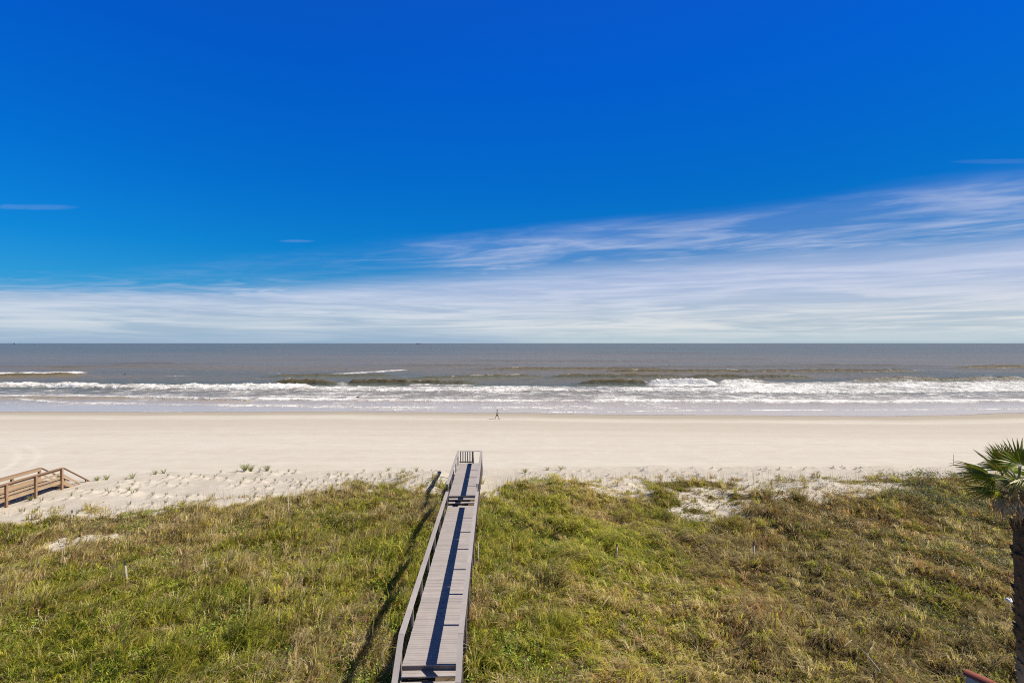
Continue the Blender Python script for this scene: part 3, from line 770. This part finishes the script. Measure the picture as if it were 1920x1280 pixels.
# beams and joists under the deck
m = MB()
for v0, v1, z in [(17.74, 35.08, ZM), (35.72, 45.34, ZU), (3.0, 16.5, 2.95)]:
    for u in (U0 + .03, (U0 + U1) / 2, U1 - .03):
        m.box(u - .02, u + .02, v0, v1, z - .235, z - .042)
    for v in (v0 + .02, v1 - .02): m.box(U0 + .055, U1 - .055, v - .018, v + .018, z - .232, z - .044, (.9, .85, .8))
m.build('joists', POST, bw)
m = MB()
for (va, za), (vb, zb) in [((35.05, 3.72), (35.72, 4.10)), ((16.48, 2.95), (17.74, 3.66))]:
    for u in (U0 + .012, U1 - .012): m.beam((u, va, za - .08), (u, vb, zb - .08), .03, .20)
m.build('stringer', POST, bw)
# posts: every 2.48 m, standing outside the deck edge
pv = [17.72 + 2.475 * k for k in range(8)]
vposts = [(v, ZM) for v in pv] + [(35.72, ZU)] + [(35.72 + 2.405 * k, ZU) for k in range(1, 5)] + [(16.52, 2.95), (14.1, 2.95), (11.7, 2.95), (9.3, 2.95), (6.9, 2.95)]
for side, u in ((-1, U0 - .048), (1, U1 + .048)):
    for v, z in vposts:
        x, y = from_uv(u, v); b = gz(x, y) - .4
        m = MB(); m.box(u - .044, u + .044, v - .056, v + .056, b, z + .955, (random.uniform(.9, 1.08),) * 3)
        m.build('post', POST, bw, bevel=.006)
# handrails: flat cap over a side board, per run
runs = [[(16.50, 3.98), (17.74, 4.80), (34.62, 4.80)], [(34.74, 5.25), (45.42, 5.25)], [(3.0, 3.98), (16.47, 3.98)]]
for side, uc in ((-1, U0 - .02), (1, U1 + .02)):
    for rn in runs:
        cp, sb = MB(), MB()
        for (va, za), (vb, zb) in zip(rn[:-1], rn[1:]):
            n = max(1, round((vb - va) / 4.88))
            for i in range(n):
                a = va + (vb - va) * i / n; b = va + (vb - va) * (i + 1) / n
                fa = za + (zb - za) * i / n; fb = za + (zb - za) * (i + 1) / n
                t = random.uniform(.93, 1.06); gap = .004 if i < n - 1 else .001
                cp.beam((uc, a, fa), (uc, b - gap, fb), .185, .04, (t, t, t))
                us = uc - side * .045
                hb = .24 if side > 0 else .14
                sb.beam((us, a + .01, fa - .024 - hb / 2), (us, b - gap - .01, fb - .024 - hb / 2), .036, hb, (t * .97,) * 3)
        h = cp.build('handrail', RAIL, bw); sb.build('side_board', RAIL, h)
# end railing with balusters, and the gap where stairs go down to the beach
vE = 45.39
ug = -1.82
m = MB(); m.beam((U0 + .10, vE + .02, ZU + .985), (U1 - .10, vE + .02, ZU + .985), .14, .038); m.build('end_rail', RAIL, bw)
m = MB(); m.beam((U0 + .06, vE, ZU + .10), (ug - .05, vE, ZU + .10), .036, .09); m.build('bottom_rail', POST, bw)
m = MB(); m.box(ug - .05, ug + .05, vE - .05, vE + .05, 2.6, ZU + .96, (1.25, .85, .65)); m.build('newel_post', POST, bw)
k = 0
for i in range(6):
    u = U0 + .17 + i * .195
    m = MB(); m.box(u - .042, u + .042, vE - .055, vE - .019, ZU + .03, ZU + .96); m.build('baluster', POST, bw)
for i in range(9):                                                   # stair flight down to the sand
    z = ZU - .19 * (i + 1); v = vE + .08 + .27 * i
    m = MB(); m.box(ug + .06, U1 - .06, v, v + .28, z - .04, z); m.build('step', DECK, bw)
m = MB()
for u in (ug + .035, U1 - .035): m.beam((u, vE, ZU - .16), (u, vE + 2.6, ZU - 2.0), .036, .24)
m.build('stringer', POST, bw)
for u in (ug + .0, U1 + .03):
    m = MB(); m.beam((u, vE + .06, ZU + .92), (u, vE + 2.6, ZU - .88), .06, .11); m.build('stair_rail', RAIL, bw)
    x, y = from_uv(u, vE + 2.5); b = gz(x, y) - .3
    m = MB(); m.box(u - .04, u + .04, vE + 2.44, vE + 2.53, b, ZU - .84); m.build('post', POST, bw)

# ------------------------------------------------------------------ brown walkway further left, with stairs to the beach
BROWN = wood_material('brown_stained_wood', (.36, .225, .135), (.25, .15, .085), (30, 30, 4))
TAN = wood_material('tan_decking', (.42, .30, .185), (.30, .205, .12), (3, 50, 9))
lw = empty('brown_walkway', (0, 0, 0), BW_ANG)
tag(lw, 'reddish brown wooden walkway with stairs going down to the beach at the left edge', 'walkway')
LU0, LU1, LZ = -35.75, -34.1, 3.50
m = MB(); planks(m, 22.0, 43.72, LZ, LU0, LU1); m.build('deck', TAN, lw)
m = MB()
for u in (LU0 + .03, LU1 - .03): m.box(u - .02, u + .02, 22, 43.70, LZ - .25, LZ - .042)
m.build('joists', TAN, lw)
for u in (LU0 - .03, LU1 + .03):
    side = -1 if u < -35 else 1
    for v in [43.67 - 2.42 * k for k in range(8)]:
        x, y = from_uv(u, v); b = gz(x, y) - .4
        m = MB(); m.box(u - .08, u + .08, v - .08, v + .08, b, 4.45, (random.uniform(.9, 1.1),) * 3); m.build('post', BROWN, lw, bevel=.01)
    cp = MB(); cp.beam((u, 22, 4.48), (u, 43.76, 4.48), .20, .05); h = cp.build('handrail', BROWN, lw)
    sb = MB(); us = u - side * .085; sb.beam((us, 22, 4.375), (us, 43.72, 4.355), .04, .19); sb.build('side_board', TAN, h)
    for z in (4.02, 3.70):
        m = MB(); m.beam((us, 22, z), (us, 43.72, z), .036, .13); m.build('middle_rail', TAN, lw)
    # down the stairs
    ve, ze = (47.0, 2.42) if side == 1 else (47.6, 2.15)
    m = MB(); m.beam((u, 43.78, 4.475), (u, ve, ze), .19, .045); m.build('stair_rail', BROWN, lw)
    m = MB(); m.beam((us, 43.78, 3.95), (us, ve - .1, ze - .50), .036, .13); m.build('stair_middle_rail', TAN, lw)
    m = MB(); m.beam((us, 43.72, LZ - .12), (us, 47.0, 1.45), .045, .28); m.build('stringer', TAN, lw)
    v = 46.2; zt = 4.475 + (ze - 4.475) * (v - 43.78) / (ve - 43.78)
    x, y = from_uv(u, v); b = min(gz(x, y) - .4, 1.2)
    m = MB(); m.box(u - .06, u + .06, v - .06, v + .06, b, zt - .03); m.build('post', BROWN, lw, bevel=.01)
for i in range(11):
    z = LZ - .185 * (i + 1); v = 43.76 + .29 * i
    m = MB(); m.box(LU0 + .07, LU1 - .07, v, v + .28, z - .04, z); m.build('step', TAN, lw)

# ------------------------------------------------------------------ palm tree
PALM_LEAF = leaf_material('palm_leaf', .42, .40, .35)
def palm_bark(t, p):
    o = objco(t); x, y, z = t.sep(o)
    n = t.noise(t.scale(o, (5, 5, 14)), 1.0, 5, .65, .5)
    n2 = t.noise(t.scale(o, (9, 9, 1.6)), 1.0, 4, .6)
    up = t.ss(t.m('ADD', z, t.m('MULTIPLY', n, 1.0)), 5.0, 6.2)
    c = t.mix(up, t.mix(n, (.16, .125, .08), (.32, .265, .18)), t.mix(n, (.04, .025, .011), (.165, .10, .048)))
    t.l.new(c, p.inputs['Base Color']); p.inputs['Roughness'].default_value = .9
    t.l.new(t.bump(t.m('ADD', n, n2), .7, .04), p.inputs['Normal'])
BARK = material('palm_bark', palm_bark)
PD = 12.5
def pal(px, py, Y=PD): return Vector(((px - 960) * Y / FPX, Y, CAM_H - (py - HOR) * Y / FPX))
foot = pal(1933, 1500); fz = gz(foot.x, foot.y)
palm = empty('palm_tree', (foot.x, PD, fz))
tag(palm, 'tall fan palm with a dark shaggy trunk standing at the right edge', 'palm tree')
top = pal(1918, 945) - Vector((0, 0, 0))
def local(p): return Vector(p) - Vector((foot.x, PD, fz))
m = MB(); pts, rad = [], []
for i in range(33):
    f = i / 32; p = Vector((foot.x, PD, fz)).lerp(Vector((top.x, PD, top.z)), f)
    p += Vector((math.sin(f * 5) * .04, 0, 0)); pts.append(local(p)); rad.append(.185 - .035 * f + .008 * (i % 2) + (.05 * (1 - f / .06) if f < .06 else 0))
m.tube(pts, rad, 18)
for i in range(150):                                                # stubs of cut leaf stalks on the upper trunk
    f = random.uniform(.52, .99); a = random.random() * 6.283; k = int(f * 32)
    c = pts[k].lerp(pts[min(k + 1, 32)], f * 32 - k); rr = rad[k]
    o_ = Vector((math.cos(a), math.sin(a), 0)); s_ = Vector((-math.sin(a), math.cos(a), 0))
    w = random.uniform(.04, .075); L = random.uniform(.09, .22)
    b0 = c + o_ * (rr - .02)
    m.add([b0 - s_ * w, b0 + s_ * w, b0 + o_ * .09 + Vector((0, 0, L)) + s_ * w * .5, b0 + o_ * .09 + Vector((0, 0, L)) - s_ * w * .5,
           b0 - o_ * .02 + Vector((0, 0, L * .8)) + s_ * w * .4, b0 - o_ * .02 + Vector((0, 0, L * .8)) - s_ * w * .4],
          [(0, 1, 2, 3), (3, 2, 4, 5), (0, 3, 5), (1, 4, 2)])
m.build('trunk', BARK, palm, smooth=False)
crown = local(pal(1910, 906))
def fan(direc, plen, blen, face, arc, cols, droop=.25, seed=0, nseg=22, tipc=(.32, .17, .11), split=.42):
    """a palmate leaf: petiole, then a pleated fan of segments whose outer halves are free"""
    rg = random.Random(seed); m = MB()
    D = Vector(direc).normalized(); Fc = Vector(face); Fc = (Fc - D * Fc.dot(D)).normalized(); Sd = D.cross(Fc).normalized()
    hub = crown + D * plen + Vector((0, 0, -.10 * plen))
    m.tube([crown, crown.lerp(hub, .5) + Vector((0, 0, .04)), hub], [.022, .017, .012], 5, (.30, .33, .12))
    n = nseg; ang = [R(-arc / 2 + arc * i / (n - 1)) for i in range(n)]; hw = R(arc / (n - 1)) * .53
    for i, a in enumerate(ang):
        L = blen * (1 - .22 * abs(a) / R(arc / 2)) * rg.uniform(.90, 1.08)
        dr = droop * rg.uniform(.5, 1.5)
        def P(r, da, lift=0.0):
            q = hub + (D * math.cos(a + da) + Sd * math.sin(a + da)) * r + Fc * (lift - .22 * r * (1 - math.cos(a)))
            s = max(0, r / blen - split * .8); return q + Vector((0, 0, -dr * s * s * 2.2)) + Fc * (rg.random() * .02 * (r / blen))
        base = cols[rg.randrange(len(cols))]; c0 = tuple(x * rg.uniform(.85, 1.2) for x in base)
        rm = L * split; rt = L * .80
        wm = hw * rm; wt = hw * rm * .50
        k = len(m.v)
        vs = [P(.02, 0), P(rm, -hw), P(rm, 0, .028), P(rm, hw), P(rt, -wt / rt), P(rt, 0, .012), P(rt, wt / rt), P(L, 0)]
        m.add(vs, [(0, 1, 2), (0, 2, 3), (1, 4, 5, 2), (2, 5, 6, 3), (4, 7, 5), (5, 7, 6)], c0)
        tc_ = tuple(.35 * c0[j] + .65 * tipc[j] for j in range(3))
        for j in (4, 5, 6): m.c[k + j] = tuple(.7 * c0[q] + .3 * tipc[q] for q in range(3))
        m.c[k + 7] = tc_
    return m
GR = [(.17, .215, .014), (.24, .28, .022), (.35, .35, .045), (.19, .23, .018)]
LG = [(.16, .21, .06), (.24, .24, .12), (.32, .28, .17)]
FR = [  # direction, petiole, blade, facing, arc, colours, droop
    ((.02, -.10, 1), .42, .66, (0, -1, .1), 190, GR, .02), ((-.32, .25, 1), .40, .60, (.2, -1, .3), 150, GR, .05),
    ((-.80, -.05, .62), .44, .72, (.75, -.55, .9), 110, GR, .05), ((-1, .10, .26), .47, .78, (.25, -.5, 1), 125, GR, .20),
    ((-1, -.20, -.12), .50, .80, (.05, -.25, 1), 95, GR, .14), ((-.75, -.35, .50), .40, .62, (.5, -.5, .8), 80, GR, .10),
    ((-.95, -.35, -.02), .18, .42, (.3, -.7, .8), 120, LG, .35), ((-.62, .7, .35), .5, .75, (.3, -.4, 1), 150, GR, .25), ((-.45, -.8, .42), .36, .58, (-.2, .0, 1), 130, GR, .38), ((-.6, .3, .95), .40, .62, (.4, -.9, .3), 120, GR, .06),
    ((.85, -.1, .65), .45, .78, (-.4, -.7, .8), 160, GR, .1), ((1, .1, .15), .5, .8, (0, -.5, 1), 160, GR, .3), ((.9, .5, -.1), .5, .75, (0, -.4, 1), 150, GR, .3),
    ((.4, .9, .4), .5, .8, (0, -.3, 1), 160, GR, .3), ((-.2, 1, .1), .5, .75, (0, -.2, 1), 160, GR, .3), ((.55, -.75, .25), .4, .62, (0, .1, 1), 150, GR, .45),
    ((.8, -.6, -.2), .42, .66, (.1, .2, 1), 140, GR, .5), ((.3, .3, 1), .42, .66, (-.3, -.6, .6), 160, GR, .05), ((.95, -.35, .35), .45, .7, (-.1, -.3, 1), 150, GR, .3)]
for i, (dv, pl, bl, fc, arc, cols, dr) in enumerate(FR):
    fan(dv, pl * 1.12, bl * 1.12, fc, arc, cols, dr, 40 + i).build('frond', PALM_LEAF, palm)
skirt_top = local(pal(1909, 925))
for i in range(17):                                                 # hanging dead leaves
    a = i / 17 * 6.283 + random.uniform(-.15, .15); m = MB(); rg = random.Random(i)
    o_ = Vector((math.cos(a), math.sin(a), 0)); s_ = Vector((-math.sin(a), math.cos(a), 0))
    st = skirt_top + o_ * .17; kn = st + o_ * rg.uniform(.16, .36) + Vector((0, 0, rg.uniform(-.16, .04)))
    m.tube([st, kn], [.02, .014], 5, (.24, .18, .10))
    for j in range(22):
        t = (j / 21 - .5) * 2; L = rg.uniform(.48, .74) * (1 - .25 * abs(t))
        c = rg.choice([(.42, .30, .16), (.54, .41, .24), (.30, .20, .11), (.62, .50, .33)])
        p1 = kn + s_ * t * .17 + o_ * .05 + Vector((0, 0, -L * .45)); p2 = kn + s_ * t * .30 + o_ * rg.uniform(-.06, .06) + Vector((0, 0, -L))
        w = s_ * .014 + o_ * rg.uniform(-.01, .01)
        m.add([kn - w * .5, kn + w * .5, p1 + w, p1 - w, p2], [(0, 1, 2, 3), (3, 2, 4)], c)
    m.build('dead_frond', PALM_LEAF, palm)

# white lamp fixed to the trunk
WHITE = plain_material('white_metal', (.78, .78, .76), .35, .05)
lp = pal(1897, 1127, PD - .34); lamp = empty('spotlight', (lp.x, lp.y, lp.z))
tag(lamp, 'small white spotlight on an arm at the left side of the palm trunk', 'spotlight')
m = MB(); m.tube([(-.135, -.02, .075), (-.10, -.02, .035), (-.055, -.015, .0)], [.034, .046, .026], 10); m.build('lamp_head', WHITE, lamp, smooth=True)
m = MB(); m.tube([(-.055, -.015, .0), (.03, .03, -.02), (.20, .26, -.025)], [.018, .017, .017], 8); m.build('arm', WHITE, lamp, smooth=True)

# ------------------------------------------------------------------ red coped wall in the lower right corner
STUCCO = plain_material('grey_stucco', (.46, .45, .41), .9, .12, 9)
TERRA = plain_material('terracotta', (.30, .075, .038), .6, .22, 14)
wl_ = empty('stucco_wall', (9.22, 11.0, 2.0), math.atan2(.20, .40) )
tag(wl_, 'grey stucco wall end with a rounded red coping at the bottom right corner', 'wall')
zt = CAM_H - (1266 - HOR) * 11.0 / FPX - 2.0
m = MB(); m.box(.015, .185, -7.2, 0, -.5, zt, (1, 1, 1)); m.build('wall_body', STUCCO, wl_, bevel=.01)
m = MB(); v = .03
for i in range(16):
    L = .455; a0, a1 = v, v - L; n = 10; r0, r1 = .115, .107; vs, fs = [], []
    for vv, rr in ((a0, r1), (a1 + .006, r0)):
        vs += [(.10 + rr * math.cos(math.pi * k / n), vv, zt + .004 + rr * .78 * math.sin(math.pi * k / n)) for k in range(n + 1)]
    for k in range(n): fs.append((k, k + 1, n + 2 + k, n + 1 + k))
    fs += [tuple(range(n + 1)), tuple(range(2 * n + 1, n, -1))]
    m.add(vs, fs); v = a1
m.build('coping', TERRA, wl_, smooth=False)

# ------------------------------------------------------------------ marker stakes in the grass and sand
PALE = plain_material('pale_stake', (.62, .58, .50), .7, .15, 20)
DARK = plain_material('dark_stake_tip', (.05, .04, .035), .8, .2, 20)
for (px, py, pt, ln, lab, tip), (x, y, z) in zip(STK, STK_POS):
    h = (py - pt) * y / FPX + .22
    e = empty('marker_stake', (x, y, z)); e.rotation_euler = (0, -ln * 3, R(38))
    tag(e, lab, 'stake', 'marker stakes on the dune')
    w = .034 if tip else .02
    m = MB(); m.box(-w, w, -w * .8, w * .8, -.3, h * (.8 if tip else 1)); m.build('shaft', PALE, e, bevel=.003)
    if tip: m = MB(); m.box(-w * 1.15, w * 1.15, -w * .8, w * .8, h * .80 + .001, h); m.build('tip', DARK, e, bevel=.004)
x, y, z = on_ground(1788, 872)
e = empty('marker_pole', (x, y, z)); tag(e, 'thin grey pole standing on the sand beside the palm leaves', 'pole')
m = MB(); m.tube([(0, 0, -.3), (0, 0, .55), (.01, 0, 1.12)], [.022, .02, .018], 8); m.build('pole_shaft', plain_material('grey_pole', (.26, .24, .21), .8), e)
m = MB(); m.tube([(.01, 0, 1.121), (.01, 0, 1.16)], [.026, .022], 8); m.build('pole_cap', DARK, e)

# driftwood stump and fallen pale sticks
STUMP = wood_material('driftwood', (.30, .20, .13), (.14, .085, .05), (12, 12, 12), .9)
x, y, z = on_ground(367, 975)
m = MB(); m.tube([(-.02, 0, -.15), (0, 0, .1), (.05, .02, .30), (.02, .0, .40)], [.14, .12, .10, .05], 9); m.tube([(0, 0, .12), (-.22, -.05, .22), (-.34, -.06, .18)], [.07, .05, .02], 7); m.tube([(.03, 0, .2), (.18, .05, .33)], [.05, .02], 7)
o = m.build('driftwood_stump', STUMP, None); o.location = (x, y, z + .12); tag(o, 'brown broken driftwood stump lying at the upper edge of the green grass', 'driftwood')
STICK = wood_material('bleached_stick', (.60, .54, .46), (.42, .36, .30), (20, 20, 20), .8)
for (pa, pb, lab, r) in [((1609, 1233), (1652, 1279), 'long bleached stick lying in the brown grass at the lower right', .016), ((1583, 1232), (1597, 1217), 'short pale forked twig beside the long bleached stick', .014)]:
    a = on_ground(*pa); b = on_ground(*pb); A = Vector(a) + Vector((0, 0, .42)); B = Vector(b) + Vector((0, 0, .36)); M = (A + B) / 2
    m = MB(); m.tube([A - M, (A - M) * .3 + Vector((.03, 0, .04)), B - M], [r * .6, r, r * .9], 6); m.tube([(A - M) * .2 + Vector((.03, 0, .03)), (A - M) * .2 + Vector((.16, -.05, .12))], [r * .7, r * .3], 5)
    o = m.build('stick', STICK, None); o.location = M; tag(o, lab, 'stick', 'bleached sticks lying in the grass')

# ------------------------------------------------------------------ person walking on the beach
SKIN = plain_material('skin', (.16, .085, .055), .55, .08); HAIR = plain_material('dark_hair', (.012, .010, .009), .6, .3)
SHIRT = plain_material('grey_shirt', (.27, .26, .26), .8, .1); SHORT = plain_material('black_shorts', (.012, .012, .014), .8, .2); SHOE = plain_material('dark_shoes', (.03, .028, .028), .7)
pxx, pyy, pz = on_ground(932, 785.5)
pe = empty('person', (pxx, pyy, pz)); tag(pe, 'person in black shorts and grey top walking along the wet edge of the beach', 'person')
def skin(name, verts, edges, rads, mat, parent, root=0, sub=2):
    me = bpy.data.meshes.new(name); me.from_pydata(verts, edges, [])
    o = link(name, me, mat, parent)
    md = o.modifiers.new('skin', 'SKIN'); md.use_smooth_shade = True
    for i, r in enumerate(rads):
        q = me.skin_vertices[0].data[i]; q.radius = (r, r) if not isinstance(r, tuple) else r; q.use_root = (i == root)
    sm = o.modifiers.new('sub', 'SUBSURF'); sm.levels = sm.render_levels = sub
    return o
def build_person(pe):
    V, E, Rd = [], [], []
    def a(p, r, to=None):
        V.append(p); Rd.append(r)
        if to is not None: E.append((to, len(V) - 1))
        return len(V) - 1
    pel = a((0, 0, .93), (.15, .12)); ab = a((.01, 0, 1.08), (.135, .11), pel); ch = a((.02, 0, 1.30), (.155, .12), ab)
    nk = a((.03, 0, 1.48), .055, ch); hd = a((.045, 0, 1.58), (.075, .085), nk); tp = a((.045, 0, 1.70), (.075, .085), hd)
    nose = a((.135, 0, 1.60), .014, hd)
    hands = []
    for s, fw in ((-1, 1), (1, -1)):                                 # walking towards +x: arms swing opposite the legs
        hip = a((0, s * .09, .87), .092, pel)
        kn = a((fw * .20, s * .10, .50), .058, hip); an = a((fw * .34 - (.08 if fw < 0 else 0), s * .10, .09 + (.05 if fw < 0 else 0)), .038, kn)
        a((fw * .34 + .13 - (.08 if fw < 0 else 0), s * .11, .04), .034, an)
        sh = a((.02, s * .19, 1.40), .055, ch); el = a((-fw * .10, s * .25, 1.13), .042, sh); wr = a((-fw * .12 + .16, s * .24, .97), .028, el)
        pm = a((-fw * .12 + .22, s * .235, .93), .026, wr)
        for k in range(4):
            f1 = a((-fw * .12 + .265 + .004 * k, s * .235 + (k - 1.5) * .017, .895 - .003 * k), .0085, pm); a((-fw * .12 + .272, s * .235 + (k - 1.5) * .018, .862 + .004 * abs(k - 1.5)), .0075, f1)
        a((-fw * .12 + .235, s * .20, .90), .009, pm)
    body = skin('body', V, E, Rd, SKIN, pe)
    m = MB(); bm = bmesh.new(); bmesh.ops.create_uvsphere(bm, u_segments=14, v_segments=10, radius=1)
    for v in bm.verts: v.co = Vector((v.co.x * .112 - .005 + .03, v.co.y * .098, v.co.z * .125 + 1.685)) if v.co.x < .35 or v.co.z > .5 else Vector((v.co.x * .088 + .03, v.co.y * .085, v.co.z * .11 + 1.67))
    me = bpy.data.meshes.new('hair'); bm.to_mesh(me); bm.free(); link('hair', me, HAIR, pe)
    skin('shirt', [(0, 0, .96), (.01, 0, 1.10), (.02, 0, 1.32), (.025, 0, 1.44), (.02, -.19, 1.405), (.02, .19, 1.405), (-.06, -.235, 1.22), (.06, .235, 1.22)],
         [(0, 1), (1, 2), (2, 3), (2, 4), (2, 5), (4, 6), (5, 7)], [(.165, .135), (.152, .125), (.172, .138), .07, .07, .07, .058, .058], SHIRT, pe)
    skin('shorts', [(0, 0, .95), (0, 0, .86), (.01, -.095, .80), (-.01, .095, .80), (.17, -.105, .56), (-.17, .105, .56)], [(0, 1), (1, 2), (1, 3), (2, 4), (3, 5)],
         [(.17, .14), (.155, .135), .11, .11, .088, .088], SHORT, pe)
    for x0, y0, z0 in ((.34, -.105, .03), (-.42, .105, .06)):
        skin('shoe', [(x0 - .05, y0, z0 + .02), (x0 + .08, y0, z0 + .012), (x0 + .17, y0, z0)], [(0, 1), (1, 2)], [.046, .046, .036], SHOE, pe)
build_person(pe)

# ------------------------------------------------------------------ birds and ships
BIRD = plain_material('dark_feathers', (.05, .045, .04), .8)
def bird(name, loc, lab, flying):
    e = empty(name, loc); tag(e, lab, 'bird')
    m = MB(); m.tube([(-.32, 0, -.02), (-.18, 0, 0), (.05, 0, .02), (.22, 0, .05), (.30, 0, .09), (.42, 0, .07)], [.03, .09, .11, .06, .05, .008], 8); m.build('body', BIRD, e, smooth=True)
    for s in (-1, 1):
        m = MB()
        if flying: P = [(.10, s * .06, .04), (-.14, s * .06, .03), (-.10, s * .42, .20), (.12, s * .42, .22), (-.12, s * .80, .14)]
        else: P = [(.10, s * .09, .05), (-.14, s * .10, .05), (-.26, s * .10, -.02), (.06, s * .13, -.02), (-.36, s * .06, -.05)]
        q = [(x, y, z + .02) for x, y, z in P]
        m.add(P + q, [(0, 1, 2, 3), (3, 2, 4), (5, 8, 7, 6), (8, 9, 7), (0, 3, 8, 5), (1, 6, 7, 2), (3, 4, 9, 8), (2, 7, 9, 4), (0, 5, 6, 1)]); m.build('wing', BIRD, e)
    if not flying:
        for s in (-1, 1):
            m = MB(); m.tube([(0, s * .05, -.07), (.01, s * .05, -.42)], [.018, .014], 5); m.build('leg', BIRD, e)
    return e
bird('seabird', ((234 - 960) * 150 / FPX, 150, CAM_H - (702 - HOR) * 150 / FPX), 'dark seabird flying low over the water at the left', True).rotation_euler = (0, 0, .5)
b = bird('seabird', ((671 - 960) * 137 / FPX, 137, .62), 'dark seabird standing in the foam of the shallows', False); b.scale = (1.3, 1.3, 1.3)
HULL = plain_material('ship_hull', (.10, .12, .15), .7); SUPER = plain_material('ship_white', (.62, .63, .63), .6)
def ship(loc, L, Hh, white, lab, name='ship', cat='ship'):
    e = empty(name, loc); tag(e, lab, cat)
    m = MB(); h = Hh * .42
    m.add([(-L / 2, -L * .06, 0), (L * .42, -L * .06, 0), (L * .5, 0, 0), (L * .42, L * .06, 0), (-L / 2, L * .06, 0), (-L / 2, -L * .07, h), (L * .44, -L * .07, h), (L * .53, 0, h * 1.2), (L * .44, L * .07, h), (-L / 2, L * .07, h)],
          [(0, 1, 6, 5), (1, 2, 7, 6), (2, 3, 8, 7), (3, 4, 9, 8), (4, 0, 5, 9), (5, 6, 7, 8, 9), (4, 3, 2, 1, 0)]); m.build('hull', SUPER if white else HULL, e)
    m = MB(); x0 = -L * .42 if not white else -L * .18; m.box(x0, x0 + L * (.16 if not white else .34), -L * .05, L * .05, h, Hh * .85); m.box(x0 + L * .03, x0 + L * .09, -L * .02, L * .02, Hh * .85, Hh * 1.05); m.build('superstructure', SUPER if white else HULL, e)
    if not white:
        m = MB()
        for i in range(4): m.box(-L * .2 + i * L * .16, -L * .2 + i * L * .16 + L * .14, -L * .055, L * .055, h, h + Hh * (.22 + .1 * (i % 2))); m.build('cargo_stack', HULL, e) if i == 3 else None
    return e
ship(((785 - 960) * 9000 / FPX, 9000, -.2), 78, 17, False, 'dark cargo ship far off on the horizon', 'cargo_ship')
ship(((28 - 960) * 7600 / FPX, 7600, -.2), 60, 20, True, 'white boat on the horizon, left of the two white boats', 'boat', 'boat')
ship(((66 - 960) * 4600 / FPX, 4600, -.2), 34, 8, True, 'white boat just below the horizon, right of the two white boats', 'boat', 'boat')
